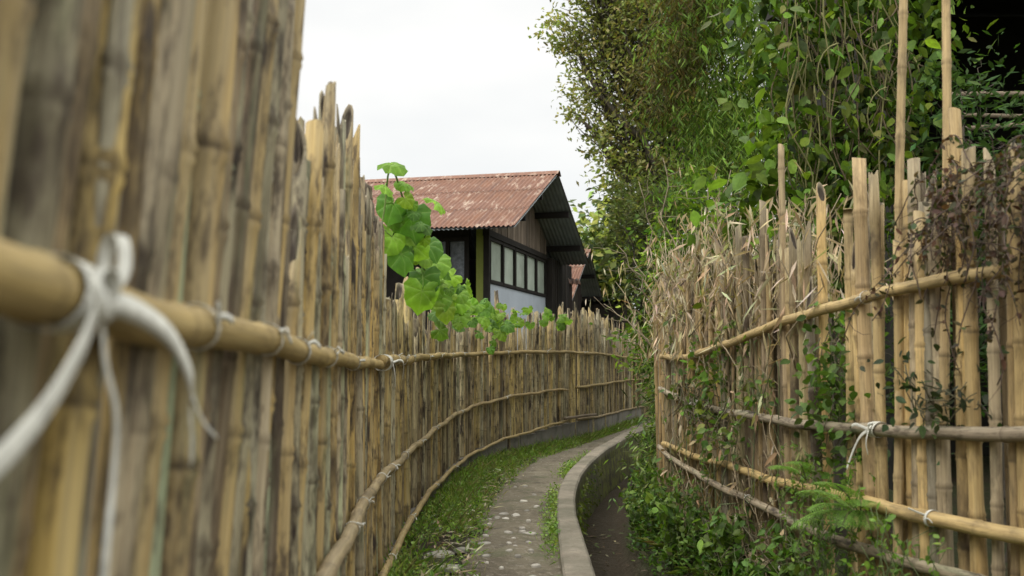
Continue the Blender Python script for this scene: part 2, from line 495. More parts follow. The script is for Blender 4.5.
def build_kerb():
    yl = np.arange(-3, 23, .10)
    prof = []
    V = []
    for y in yl:
        x0 = float(kerb_x(y)); w = float(kerb_w(y)); j = lambda s=.002: rnd.uniform(-s, s)*.6
        top = .052+.006*math.sin(y*2.3)
        sec = [(0, -.12), (0+j(), top-.012), (.012, top+j(.003)), (w*.5, top+.004+j(.003)), (w-.014, top+j(.003)), (w+j(), top-.014), (w+j(.008), -.1), (w+.02+j(.01), -.25), (w+.03, -.55)]
        V += [(x0+a, y, z) for a, z in sec]
    K = 9; n = len(yl)
    F = [(j*K+i, j*K+i+1, (j+1)*K+i+1, (j+1)*K+i) for j in range(n-1) for i in range(K-1)]
    mb = MB(); mb.add(V, F, (.3, .3, .3)); tag(mb.build('kerb', M['kerb'], smooth=False), kind='structure')
build_kerb()

# ------------------------------------------------------------------ bamboo poles
def pole(mb, base, top, r0, r1, nrm, tint, sides=12, flat=1.0, seg=.30, style='cut', age=.5, crook=.004, lod=0):
    base = np.asarray(base, float); top = np.asarray(top, float)
    ax = top-base; H = np.linalg.norm(ax); ax /= H
    B = np.asarray(nrm, float); B = B-ax*B.dot(ax); B /= np.linalg.norm(B)
    A = np.cross(B, ax)
    zs = [0.0]; nd = [0.0]; rr = [1.0]
    z = rs.uniform(.04, seg)
    while z < H-.06:
        if lod == 0 and z > .3:
            for q in (.66, .33):
                zs.append(z-.2*q); nd.append(0); rr.append(.98)
        if lod == 0:
            for dz, k, q in ((-.018, 1.0, 0), (-.007, 1.13, .15), (.0005, 1.04, 1.0), (.008, 1.18, .6), (.022, 1.0, .25), (.06, .98, 0)):
                zs.append(z+dz); nd.append(q); rr.append(k)
        else:
            for dz, k, q in ((-.008, 1.0, .0), (0, 1.07, .9), (.010, 1.0, .1)):
                zs.append(z+dz); nd.append(q); rr.append(k)
        z += seg*rs.uniform(.75, 1.2)
    zs.append(H); nd.append(0); rr.append(1.0)
    zs = np.array(zs); o_ = np.argsort(zs, kind='stable'); zs = zs[o_]; nd = list(np.array(nd)[o_]); rr = list(np.array(rr)[o_])
    keep = np.concatenate([[True], np.diff(zs) > 1e-4]) & (zs <= H)
    if style in ('split', 'slant') and H > .6: keep &= (zs < H-.21) | (zs >= H)
    zs = zs[keep]
    nd = np.array(nd)[keep]; rr = np.array(rr)[keep]
    n = len(zs)
    R = (r0+(r1-r0)*zs/H)*rr
    cx = crook*np.sin(zs*rs.uniform(1.5, 4)+rs.uniform(0, 6))*np.minimum(zs, 1)
    cy = crook*.5*np.sin(zs*rs.uniform(1.5, 4)+rs.uniform(0, 6))*np.minimum(zs, 1)
    th = np.linspace(0, 2*PI, sides, endpoint=False)+rs.uniform(0, 1)
    V = (base + ax*zs[:, None])[:, None, :] + (R[:, None]*np.cos(th)+cx[:, None])[..., None]*A + (R[:, None]*flat*np.sin(th)+cy[:, None])[..., None]*B
    # ragged end
    ph = rs.uniform(0, 2*PI)
    if style == 'cut': off = -rs.uniform(0, .012)*(1+np.cos(th-ph))
    elif style == 'slant': off = -rs.uniform(.03, .085)*(1+np.cos(th-ph))
    elif style == 'split' and rs.rand() < .5: off = -rs.uniform(.09, .19)*(.5-.5*np.cos(th-ph))**.8-np.abs(rs.normal(0, .012, sides))
    elif style == 'split': off = np.where(np.cos(th-ph) > rs.uniform(-.2, .5), -rs.uniform(.08, .19), 0)+rs.uniform(-.03, 0, sides)
    else: off = -np.abs(rs.normal(0, .035, sides))
    off = np.maximum(off, -(zs[-1]-zs[-2])*.9) if (zs[-1]-zs[-2]) > .03 else off*.3
    V[-1] += off[:, None]*ax
    ring = V[-1]; cen = ring.mean(0)
    inner = cen+(ring-cen)*.72; inner += (ring-cen).dot(ax)[:, None]*ax*.28
    low = inner-ax*.03
    allV = np.vstack([V.reshape(-1, 3), inner, low])
    f = []
    for i in range(n+1):
        for j in range(sides):
            k = (j+1) % sides
            f.append((i*sides+j, i*sides+k, (i+1)*sides+k, (i+1)*sides+j))
    f.append(tuple((n+1)*sides+j for j in range(sides)))
    o = rs.uniform(0, 90, 3)
    P = np.stack(np.broadcast_arrays(np.cos(th)*R.mean()+o[0], np.sin(th)*R.mean()+o[1], zs[:, None]+o[2]), -1)
    P = np.vstack([P.reshape(-1, 3), P[-1], P[-1]])
    tint = np.asarray(tint, float)
    hz = base[2]+zs
    # weathering: greyer and darker near the top; lower down, shade is painted in as a darker tint
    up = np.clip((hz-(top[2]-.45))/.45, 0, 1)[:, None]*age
    foot_shade = np.clip((.95-hz)/.95, 0, 1)[:, None]*.42
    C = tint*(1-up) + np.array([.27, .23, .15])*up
    C = C*(1-foot_shade)
    # each internode has its own slight shade
    seg_id = np.cumsum(nd > .8)
    C = C*(1+rs.normal(0, .07, seg_id.max()+1))[seg_id][:, None]
    al = nd*rs.uniform(.35, .9)+ (up[:, 0]*rs.uniform(0, .5))
    for k in range(rs.randint(0, 4)):          # mould patches
        zc = H*rs.uniform(.3, 1.0); wz = rs.uniform(.03, .14)
        al = al+age*1.5*np.exp(-((zs-zc)/wz)**2)
    C4 = np.hstack([C, np.clip(al, 0, 1)[:, None]])
    C4 = np.vstack([np.repeat(C4, sides, 0), np.tile([.30, .25, .17, .15], (sides, 1)), np.tile([.03, .022, .015, .5], (sides, 1))])
    mb.add(allV, f, C4, P)

PAL_L = np.array([(.50,.35,.125),(.52,.37,.145),(.43,.29,.10),(.40,.335,.215),(.37,.31,.195),(.43,.35,.215),(.27,.205,.115),(.39,.39,.235),(.37,.345,.22),(.18,.125,.07),(.45,.33,.15),(.49,.34,.12)])
PAL_F = 1.03*np.array([(.37,.27,.11),(.35,.245,.095),(.28,.205,.095),(.33,.265,.14),(.24,.18,.095),(.37,.275,.115),(.19,.14,.075),(.31,.255,.145),(.41,.30,.11),(.14,.10,.055),(.35,.31,.20)])
PAL_R = np.array([(.62,.43,.18),(.66,.47,.21),(.57,.39,.16),(.60,.44,.21),(.53,.38,.17),(.50,.40,.25),(.63,.45,.19)])
PAL_RF = 1.15*np.array([(.36,.255,.12),(.32,.245,.13),(.27,.195,.10),(.40,.28,.13),(.22,.165,.10),(.33,.27,.14),(.47,.32,.12)])

def lf_height(y):
    return float(np.interp(y, [-1,.5,1.6,1.86,1.88,2.00,2.02,2.16,2.19,2.48,2.52,2.95,3.05,3.45,3.9,4.0,4.5,4.6,5.28,5.36,6,8.6,10.5,12.0,13.0,13.6,14.5,16,19,23],
                              [2.1,2.05,2.05,2.06,1.90,1.88,1.74,1.73,1.64,1.63,1.86,1.86,1.92,1.95,2.0,1.93,1.91,1.93,1.88,1.55,1.53,1.53,1.56,1.64,1.72,1.74,1.66,1.52,1.5,1.5]))

def left_fence():
    root = empty('bamboo_fence', (-.70, 5.0, 0), 'tall weathered bamboo fence running along the left of the path, tied with white strapping', 'fence')
    path, s = smooth_path(LF, .02)
    tang = np.gradient(path, axis=0); tang /= np.linalg.norm(tang, axis=1)[:, None]
    d = .25; count = 0
    rest = MB(); seq = 0
    while d < s[-1]-.1:
        x = np.interp(d, s, path[:, 0]); y = np.interp(d, s, path[:, 1])
        tx = np.interp(d, s, tang[:, 0]); ty = np.interp(d, s, tang[:, 1])
        nx, ny = ty, -tx                     # towards the path
        far = y > 5.35
        dia = rs.uniform(.040, .060) if not far else rs.uniform(.050, .072)
        h = lf_height(y)+rs.normal(0, (.03 if y < 2.2 else .055) if not far else .10)
        if far and rs.rand() < .10: h += rs.uniform(.05, .22)
        if rs.rand() < .16: h -= rs.uniform(.06, .30)
        flatp = rs.rand() < (.28 if not far else .45)
        flat = rs.uniform(.30, .5) if flatp else 1.0
        if flatp: dia *= 1.22
        pal = PAL_L if not far else PAL_F
        tint = pal[rs.randint(len(pal))]*rs.uniform(.72, 1.22)*(1.4 if far else 1.12)
        if .60 < y < 2.3:                     # the nearest poles alternate grey, yellow, pinkish and green
            SEQ = [(.37,.33,.21),(.29,.215,.115),(.54,.39,.135),(.37,.335,.23),(.42,.345,.225),(.52,.365,.135),(.40,.325,.21),(.48,.36,.17),(.37,.42,.26),(.13,.095,.06),(.50,.365,.165),(.27,.20,.115),(.41,.36,.225),(.36,.39,.24),(.17,.125,.075),(.48,.355,.16)]
            tint = np.array(SEQ[seq % len(SEQ)])*rs.uniform(.95, 1.2); seq += 1
        lay = rs.uniform(-.014, .012) - (.0 if not flatp else -.006)
        lean = rs.normal(0, .022)+float(np.interp(y, [0, 1.4, 2.1, 4.2, 5.2, 8], [.12, .11, .015, -.01, .0, .012]))
        over = float(np.interp(y, [0, 1.5, 2.2, 4.5], [.045, .045, .008, 0]))
        k_ = over+rs.normal(0, .010)
        piv = lay-k_*1.15                    # the poles lean about the rail they are tied to
        bx, by = x+nx*piv, y+ny*piv
        top = (bx+tx*lean*h+nx*k_*h, by+ty*lean*h+ny*k_*h, h)
        style = rs.choice(['cut', 'slant', 'split', 'jag'], p=[.06, .22, .56, .16])
        age = rs.uniform(.35, .95) if not far else rs.uniform(.1, .6)
        visible = y > .45
        use = MB() if (visible and count < 99) else rest
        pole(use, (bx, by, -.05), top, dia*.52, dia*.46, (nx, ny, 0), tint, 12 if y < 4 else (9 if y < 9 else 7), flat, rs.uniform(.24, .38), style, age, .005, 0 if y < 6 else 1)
        if use is not rest:
            use.build('pole', M['bamboo_old'], root); count += 1
        d += dia*rs.uniform(.90, 1.10)
        # a second, thinner layer behind closes the gaps, its tint darkened to paint shade between the poles
        if rs.rand() < (.9 if y < 2 else .6):
            hb = h-rs.uniform(.0, .35 if y > 1.9 else .1)
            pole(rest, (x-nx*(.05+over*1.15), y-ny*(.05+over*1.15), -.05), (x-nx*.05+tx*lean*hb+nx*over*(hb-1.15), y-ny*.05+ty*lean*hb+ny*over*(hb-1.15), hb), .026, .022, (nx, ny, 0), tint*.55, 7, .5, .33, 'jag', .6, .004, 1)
    tag(rest.build('pole', M['bamboo_old'], root), kind='stuff')
    return root, path, s, tang

L_root, L_path, L_s, L_tan = left_fence()

def rail_curve(fx, pts, side, off, step=.05):
    """pts: (y, z) along a fence; returns 3-D points in front of the poles"""
    pts = np.array(pts, float)
    cs, _ = smooth_path(pts, step)
    y = cs[:, 0]; z = cs[:, 1]
    x = fx(y)
    dx = (fx(y+.03)-fx(y-.03))/.06
    nl = np.hypot(1, dx)
    nx, ny = side*1/nl, -side*dx/nl
    return np.stack([x+nx*off, y+ny*off, z], 1)

def make_rail(parent, pts, r0, r1, tint0, tint1, mat, sides=12, seg=.34, label=None, wob=.004):
    pts = np.asarray(pts, float)
    L = np.concatenate([[0], np.cumsum(np.linalg.norm(np.diff(pts, axis=0), axis=1))])
    q = [0.0]; nd = [0.0]; kr = [1.0]
    z = rs.uniform(.03, .2)
    while z < L[-1]-.03:
        for dz, k, c in ((-.10, 1., 0), (-.014, 1.0, 0), (-.004, 1.10, .2), (.001, 1.03, .9), (.007, 1.12, .4), (.02, 1.0, .05), (.1, .98, 0)):
            q.append(z+dz); nd.append(c); kr.append(k)
        z += seg*rs.uniform(.75, 1.25)*(1.0)
    q.append(L[-1]); nd.append(0); kr.append(1.)
    q = np.array(q); o = np.argsort(q); q = q[o]; nd = np.array(nd)[o]; kr = np.array(kr)[o]
    keep = np.concatenate([[True], np.diff(q) > .0015]) & (q <= L[-1]) & (q >= 0)
    q, nd, kr = q[keep], nd[keep], kr[keep]
    P = np.stack([np.interp(q, L, pts[:, k]) for k in range(3)], 1)
    P[:, 2] += wob*np.sin(q*5+rs.uniform(0, 6)); P[:, 2] += wob*.6*np.sin(q*13)
    t = (q/L[-1])[:, None]
    C = np.asarray(tint0)*(1-t)+np.asarray(tint1)*t
    C = C*(1+rs.normal(0, .06, (len(q), 1)))
    mb = MB(); tube(mb, P, (r0+(r1-r0)*t[:, 0])*kr, sides, C, node=nd*rs.uniform(.4, .8))
    ob = mb.build('rail', mat, parent)
    if label: ob['label'] = label
    return ob, P, (r0+(r1-r0)*t[:, 0])

def ribbon(mb, pts, width, wdir, col=(.6, .6, .55), step=.012, twist=0.0):
    P, q = smooth_path(pts, step)
    n = len(P)
    T = np.gradient(P, axis=0); T /= np.linalg.norm(T, axis=1)[:, None]+1e-9
    W = np.asarray(wdir, float)
    if W.ndim == 1: W = np.tile(W, (n, 1))
    W = W-(W*T).sum(1)[:, None]*T; W /= np.linalg.norm(W, axis=1)[:, None]+1e-9
    U = np.cross(T, W)
    a = (twist*np.linspace(0, 1, n))[:, None]
    W2 = W*np.cos(a)+U*np.sin(a); U2 = np.cross(T, W2)
    h = width/2; e = .0005
    V = np.stack([P-W2*h-U2*e, P+U2*(e+.0004), P+W2*h-U2*e, P+W2*h*.9-U2*.0012, P-U2*.0008, P-W2*h*.9-U2*.0012], 1).reshape(-1, 3)
    F = []
    for i in range(n-1):
        for j in range(6):
            k = (j+1) % 6
            F.append((i*6+j, i*6+k, (i+1)*6+k, (i+1)*6+j))
    F.append((5,4,3,2,1,0)); F.append(tuple((n-1)*6+j for j in range(6)))
    mb.add(V, F, col)

def tie_at(rail, P, R, y, nsign, width=.010, tails=2, tail_len=.06):
    """a strap wound once round the rail with short loose ends"""
    i = int(np.argmin(np.abs(P[:, 1]-y)))
    i = min(max(i, 1), len(P)-2)
    c = P[i]; T = P[i+1]-P[i-1]; T /= np.linalg.norm(T)
    up = np.array([0, 0, 1.]); A = np.cross(T, up); A /= np.linalg.norm(A); B = np.cross(A, T)
    if A[0]*nsign < 0: A = -A
    r = R[i]*1.06+.0015
    mb = MB()
    for k in range(1 if rs.rand() < .6 else 2):
        o = T*(k-.5)*width*1.1*rs.uniform(.6, 1.3)
        sk = rs.uniform(-.4, .4)
        ring = [c+o+T*sk*.02*math.sin(a)+(A*math.cos(a)+B*math.sin(a))*r for a in np.linspace(0, 2*PI, 13)]
        ribbon(mb, ring, width, T, step=.006)
    for k in range(tails):
        a0 = rs.uniform(-.1, .9); p0 = c+(A*math.cos(a0)+B*math.sin(a0))*r
        dr = A*rs.uniform(.1, .4)+B*rs.uniform(-.15, .35)+T*(1 if k % 2 else -1)*rs.uniform(.7, 1)
        dr /= np.linalg.norm(dr); l = tail_len*rs.uniform(.6, 1.4)
        p1 = p0+dr*l*.5+B*.004; p2 = p0+dr*l+B*rs.uniform(-.012, .010)
        ribbon(mb, [p0-dr*.004, p1, p2], width*1.1, B+A*.3, twist=rs.uniform(-.5, .5), step=.008)
    mb.build('tie', M['tie'], rail)

# ---- rails of the left fence
LR = (.40, .285, .115)
rail1, P1, R1 = make_rail(L_root, rail_curve(lf_x, [(.15,1.235),(.66,1.196),(1.2,1.183),(2.1,1.158),(3.5,1.125),(5.15,1.105)], 1, .052), .0235, .022, (.43,.315,.13), (.40,.29,.12), M['rail_old'], 16, .42)
rail2, P2, R2 = make_rail(L_root, rail_curve(lf_x, [(4.85,1.128),(6,1.118),(7.4,1.138),(10,1.158),(12.3,1.188),(14.5,1.158),(16.7,1.10),(19,1.09)], 1, .060), .026, .015, (.42,.30,.12), (.30,.22,.10), M['rail_old'], 10, .4)
rail3, P3, R3 = make_rail(L_root, rail_curve(lf_x, [(1.2,.66),(2.5,.60),(3.6,.575),(5,.545),(6.2,.535),(7.4,.565),(8.8,.60),(10.3,.635),(12,.70),(12.95,.705)], 1, .055), .025, .015, (.33,.26,.155), (.35,.25,.11), M['rail_old'], 12, .36, None, .007)
rail4, P4, R4 = make_rail(L_root, rail_curve(lf_x, [(3.3,.085),(5,.085),(6.2,.115),(7.4,.16),(9,.16),(10.3,.175),(11.2,.22),(12.95,.315)], 1, .075), .022, .014, (.36,.265,.12), (.34,.25,.11), M['rail_old'], 10, .36, None, .007)
rail5, P5, R5 = make_rail(L_root, rail_curve(lf_x, [(13.2,.725),(14.5,.735),(16.2,.74),(18,.73)], 1, .055), .019, .013, (.33,.24,.10), (.3,.22,.1), M['rail_old'], 8, .4)
rail6, P6, R6 = make_rail(L_root, rail_curve(lf_x, [(13.25,.30),(14.5,.285),(16.2,.27),(18,.26)], 1, .055), .018, .013, (.27,.20,.11), (.25,.19,.1), M['rail_old'], 8, .4)
rail7, P7, R7 = make_rail(L_root, rail_curve(lf_x, [(12.75,.345),(13.2,.35),(13.75,.335)], 1, .11), .020, .018, (.16,.12,.08), (.16,.12,.08), M['rail_old'], 8, .5)
for y in (1.28, 1.72, 1.98, 2.55, 3.4): tie_at(rail1, P1, R1, y, 1, .008, 2, .05)
for y in (5.55, 5.9, 6.5, 7.2, 7.9, 8.7, 9.5, 10.4, 11.3, 12.2, 13.4): tie_at(rail2, P2, R2, y, 1, .008, 2, .06)
for y in (3.35, 3.9, 4.9, 5.5, 6.1, 6.9, 7.7, 9.4, 11.2): tie_at(rail3, P3, R3, y, 1, .008, 2, .05)
for y in (4.6, 5.4, 6.3, 7.5, 8.9): tie_at(rail4, P4, R4, y, 1, .008, 2, .06)

def knots():
    # the big white strap knot close to the camera
    y = .735; x = float(lf_x(y))+.052; z = float(np.interp(y, P1[:, 1], P1[:, 2]))
    T = np.array([-.09, 1, -.04]); T /= np.linalg.norm(T); A = np.array([1, .09, 0.]); B = np.array([0, .04, 1.])
    c = np.array([x, y, z]); r = .0275
    mb = MB()
    for o in (-.022, -.008, .006):
        ring = [c+T*(o+.01*math.sin(a))+(A*math.cos(a)+B*math.sin(a))*r for a in np.linspace(0, 2*PI, 17)]
        ribbon(mb, ring, .013, T, step=.006)
    k = c+A*.029
    W = np.array([.3, .35, .8])
    # upright loop
    ribbon(mb, [k+T*.01, k+T*.03+B*.022+A*.006, k+T*.045+B*.048, k+T*.052+B*.052-A*.01, k+T*.05+B*.035-A*.015, k+T*.035+B*.01-A*.01], .011, A+T*.6, step=.006)
    # knot body
    ring = [k+(T*math.cos(a)*.014+B*math.sin(a)*.02)+A*.004*math.sin(2*a) for a in np.linspace(0, 2*PI, 13)]
    ribbon(mb, ring, .014, A, step=.005)
    # end running down towards the camera
    ribbon(mb, [k, k+np.array([.004, -.05, -.045]), k+np.array([.006, -.11, -.085]), k+np.array([.002, -.17, -.115]), k+np.array([-.004, -.24, -.135])], .016, B+T*.5, step=.01)
    # broad folded loop away from the camera
    ribbon(mb, [k-B*.004, k+np.array([.008, .05, -.010]), k+np.array([.012, .12, -.030]), k+np.array([.010, .18, -.066]), k+np.array([.006, .195, -.085])], .021, B*.8+T*.25, step=.01)
    ribbon(mb, [k+np.array([.006, .195, -.078]), k+np.array([.004, .20, -.10]), k+np.array([.003, .21, -.125]), k+np.array([.001, .215, -.15])], .008, T, step=.01)
    ribbon(mb, [k+np.array([.008, .19, -.08]), k+np.array([.010, .215, -.105]), k+np.array([.014, .25, -.125])], .006, T, step=.01)
    # tail hanging straight down
    ribbon(mb, [k, k+np.array([.0, .012, -.05]), k+np.array([.002, .030, -.09]), k+np.array([.0, .032, -.14]), k+np.array([.002, .018, -.19]), k+np.array([-.002, .022, -.24]), k+np.array([0, .034, -.29])], .009, T, step=.01, twist=.5)
    t = mb.build('tie', M['tie'], rail1); t['label'] = 'large white strapping knot with long loose ends and a loop'
    # the joint of two rails
    y = 4.98; c = np.array([float(lf_x(y))+.058, y, 1.112]); A = np.array([1, 0, 0.]); B = np.array([0, 0, 1.]); T = np.array([0, 1., 0])
    mb = MB()
    for o in (-.05, -.03, .0, .02, .045):
        ring = [c+T*(o+.01*math.sin(a))+(A*math.cos(a)*.045+B*math.sin(a)*.04) for a in np.linspace(0, 2*PI, 15)]
        ribbon(mb, ring, .014, T, step=.008)
    k = c+A*.048
    ribbon(mb, [k, k+np.array([.02, .14, .01]), k+np.array([.03, .22, -.01]), k+np.array([.02, .27, -.09])], .014, B, step=.012)
    ribbon(mb, [k, k+np.array([.012, -.01, -.06]), k+np.array([.01, .03, -.12])], .014, T, step=.012)
    ribbon(mb, [k, k+np.array([.015, -.12, .02]), k+np.array([.02, -.16, .05])], .012, B, step=.012)
    mb.build('tie', M['tie'], rail2)
knots()

# low footing of grey slabs under the far part of the fence
def footing():
    root = empty('footing_wall', (-.6, 6.0, 0), 'low grey slab footing under the curving far part of the left fence', 'wall')
    p, s = smooth_path([(float(lf_x(y))+.045, y) for y in np.arange(4.6, 17.5, .4)], .02)
    tan = np.gradient(p, axis=0); tan /= np.linalg.norm(tan, axis=1)[:, None]
    d = 0
    while d < s[-1]-.5:
        l = rs.uniform(.38, .55)
        def at(dd): 
            return np.array([np.interp(dd, s, p[:, 0]), np.interp(dd, s, p[:, 1])])
        a = at(d+.004); b = at(d+l-.004); t = (b-a)/np.linalg.norm(b-a); nn = np.array([t[1], -t[0]])
        y = (a[1]+b[1])/2
        h = float(np.interp(y, [4.6, 7, 10, 12, 13, 18], [.03, .12, .165, .22, .27, .25]))+rs.uniform(-.012, .012)
        th = .02; o = rs.uniform(-.004, .006)
        v = []
        for z in (-.1, h):
            for q, e in ((a, 0), (b, 0), (b, -th*2), (a, -th*2)):
                w = q+nn*(e+o); v.append((w[0], w[1], z+rs.uniform(-.006, .006)))
        mb = MB(); g = rs.uniform(.8, 1.15)
        mb.add(v, [(0,3,2,1),(4,5,6,7),(0,1,5,4),(1,2,6,5),(2,3,7,6),(3,0,4,7)], (.15*g, .135*g, .11*g))
        mb.build('slab', M['slab'], root, smooth=False)
        d += l
footing()

# ------------------------------------------------------------------ right fence
def right_fence():
    root = empty('bamboo_fence', (1.41, 4.7, -.1), 'yellow bamboo fence on the right bank of the ditch, overgrown with creepers', 'fence')
    path, s = smooth_path(RF, .02)
    tang = np.gradient(path, axis=0); tang /= np.linalg.norm(tang, axis=1)[:, None]
    d = .55; k = 0
    rest = MB(); nrest = 0
    while d < s[-1]-.05:
        x = np.interp(d, s, path[:, 0]); y = np.interp(d, s, path[:, 1])
        tx = np.interp(d, s, tang[:, 0]); ty = np.interp(d, s, tang[:, 1])
        nx, ny = -ty, tx                     # towards the path
        far = y > 5.0
        mixf = np.clip((y-4.0)/1.4, .12, 1)
        pal = PAL_R if rs.rand() > mixf else PAL_RF
        tint = pal[rs.randint(len(pal))]*rs.uniform(.88, 1.1)
        if rs.rand() < .06: tint = np.array([.32, .28, .20])
        dia = rs.uniform(.038, .053) if not far else rs.uniform(.030, .048)
        if 4.15 < y < 4.55 and rs.rand() < .55:
            d += dia; continue
        h = float(np.interp(y, [1, 2.4, 3.35, 3.8, 4.9, 6.2, 7.4, 8.2, 9.5], [1.98, 1.96, 1.90, 1.80, 1.74, 1.70, 1.66, 1.62, 1.6]))+rs.normal(0, .10)
        if rs.rand() < .18: h -= rs.uniform(.1, .35)
        lean = rs.normal(-.01, .018)
        lay = rs.uniform(-.020, .014)
        bx, by = x+nx*lay, y+ny*lay
        top = (bx+tx*lean*h+nx*rs.normal(0, .012)*h, by+ty*lean*h, h)
        style = rs.choice(['cut', 'slant', 'split', 'jag'], p=[.45, .25, .15, .15])
        flat = 1.0 if (not far or rs.rand() < .85) else .6
        use = rest if y > 8.3 else MB()
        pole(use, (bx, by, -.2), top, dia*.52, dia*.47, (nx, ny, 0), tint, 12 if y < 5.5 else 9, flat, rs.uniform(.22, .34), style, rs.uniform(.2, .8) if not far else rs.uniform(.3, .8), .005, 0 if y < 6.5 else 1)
        if use is rest: nrest += 1
        else: use.build('pole', M['bamboo_new'], root)
        k += 1
        d += dia*.35+rs.uniform(.030, .052)
        if rs.rand() < (.30 if far else .22):
            pole(rest, (x-nx*.055, y-ny*.055, -.2), (x-nx*.055, y-ny*.055, h-rs.uniform(0, .3)), .020, .017, (nx, ny, 0), tint*.6, 7, .6, .3, 'jag', .6, .004, 1)  # back layer, tint darkened to paint shade into the gaps
    # tall stray poles standing up out of the fence
    def tall(b, t, r0, r1, tint):
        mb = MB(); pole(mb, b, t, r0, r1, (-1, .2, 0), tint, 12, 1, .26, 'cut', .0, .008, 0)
        mb.build('pole', M['bamboo_new'], root)
    tall((1.47, 3.86, .3), (1.575, 3.9, 2.95), .019, .016, (.50, .37, .19))
    tall((1.560, 3.62, .9), (1.635, 3.64, 2.78), .018, .015, (.52, .38, .19))
    tall((1.475, 4.10, -.2), (1.45, 4.12, 1.98), .030, .028, (.46, .33, .17))
    tall((1.36, 4.95, .3), (1.37, 5.0, 2.22), .020, .016, (.40, .30, .17))
    tall((1.42, 5.6, .3), (1.44, 5.62, 1.98), .018, .015, (.42, .32, .19))
    tag(rest.build('pole', M['bamboo_new'], root), kind='stuff')
    return root
R_root = right_fence()
G_ = (.50, .37, .17)
ra, PA, RA = make_rail(R_root, rail_curve(rf_x, [(7.42,1.135),(6.6,1.14),(5.9,1.20),(4.7,1.33),(4.0,1.385),(3.30,1.43)], -1, .055), .021, .024, (.46,.33,.15), (.50,.37,.17), M['bamboo_new'], 14, .30)
rb, PB, RB = make_rail(R_root, rail_curve(rf_x, [(7.5,.90),(6.6,.85),(5.9,.825),(4.7,.83),(4.0,.85),(3.2,.90),(2.3,.94)], -1, .058), .019, .027, (.36,.30,.21), (.27,.215,.15), M['bamboo_old'], 14, .34)
rc, PC, RC = make_rail(R_root, rail_curve(rf_x, [(7.4,.50),(6.6,.50),(5.9,.515),(5.0,.525),(4.25,.545)], -1, .055), .019, .024, (.48,.34,.14), (.50,.36,.15), M['bamboo_new'], 14, .28)
rd, PD, RD = make_rail(R_root, rail_curve(rf_x, [(4.15,.56),(3.6,.56),(3.2,.575),(2.3,.585)], -1, .060), .026, .028, (.50,.36,.16), (.52,.38,.17), M['bamboo_new'], 14, .30)
re_, PE, RE = make_rail(R_root, rail_curve(rf_x, [(7.5,.47),(6.9,.42),(5.9,.385),(5.2,.375),(4.3,.36),(3.5,.395),(2.9,.40),(2.3,.40)], -1, .070), .018, .026, (.34,.27,.18), (.27,.22,.15), M['bamboo_old'], 12, .34)
rf_, PF, RF_ = make_rail(R_root, rail_curve(rf_x, [(6.9,.07),(6.2,.075),(5.6,.08),(4.8,.09),(4.2,.10)], -1, .065), .020, .022, (.38,.30,.17), (.36,.28,.16), M['bamboo_old'], 12, .34)
for y in (4.05, 6.4): tie_at(ra, PA, RA, y, -1, .006, 1, .04)
for y in (6.3,): tie_at(rb, PB, RB, y, -1, .006, 2, .05)
for y in (5.4,): tie_at(re_, PE, RE, y, -1, .006, 1, .05)
for y in (3.62,): tie_at(rd, PD, RD, y, -1, .007, 2, .06)
def right_knot():
    y = 3.98; i = int(np.argmin(np.abs(PB[:, 1]-y))); c = PB[i]
    T = PB[i+1]-PB[i-1]; T /= np.linalg.norm(T); B = np.array([0, 0, 1.]); A = np.cross(T, B); A /= np.linalg.norm(A)
    if A[0] > 0: A = -A
    mb = MB()
    for o in (-.02, 0, .02):
        ring = [c+T*(o+.012*math.sin(a))+(A*math.cos(a)+B*math.sin(a))*.031 for a in np.linspace(0, 2*PI, 15)]
        ribbon(mb, ring, .013, T, step=.006)
    k = c+A*.034; s_ = 1 if T[1] > 0 else -1; T = T*s_
    ribbon(mb, [k, k+T*.05-B*.03+A*.01, k+T*.13-B*.09, k+T*.19-B*.17], .013, B, step=.01)
    ribbon(mb, [k, k-T*.03+B*.02+A*.02, k-T*.07+B*.028+A*.02], .012, B, step=.01)
    ribbon(mb, [k, k+T*.06+B*.018+A*.02, k+T*.11+B*.01+A*.015], .012, B, step=.01)
    ribbon(mb, [k, k+A*.012-B*.05, k+T*.01-B*.10], .008, T, step=.01)
    t = mb.build('tie', M['tie'], rb); t['label'] = 'white strapping knot with a long loose end hanging over the poles'
    # long strap hanging by the lowest rail
    y = 4.9; c = np.array([float(rf_x(y))-.09, y, .10]); mb = MB()
    ribbon(mb, [c+np.array([0, 0, .03]), c+np.array([-.02, .03, -.03]), c+np.array([-.015, .05, -.14])], .016, (0, 1, 0), step=.01)
    mb.build('tie', M['tie'], rf_)
right_knot()

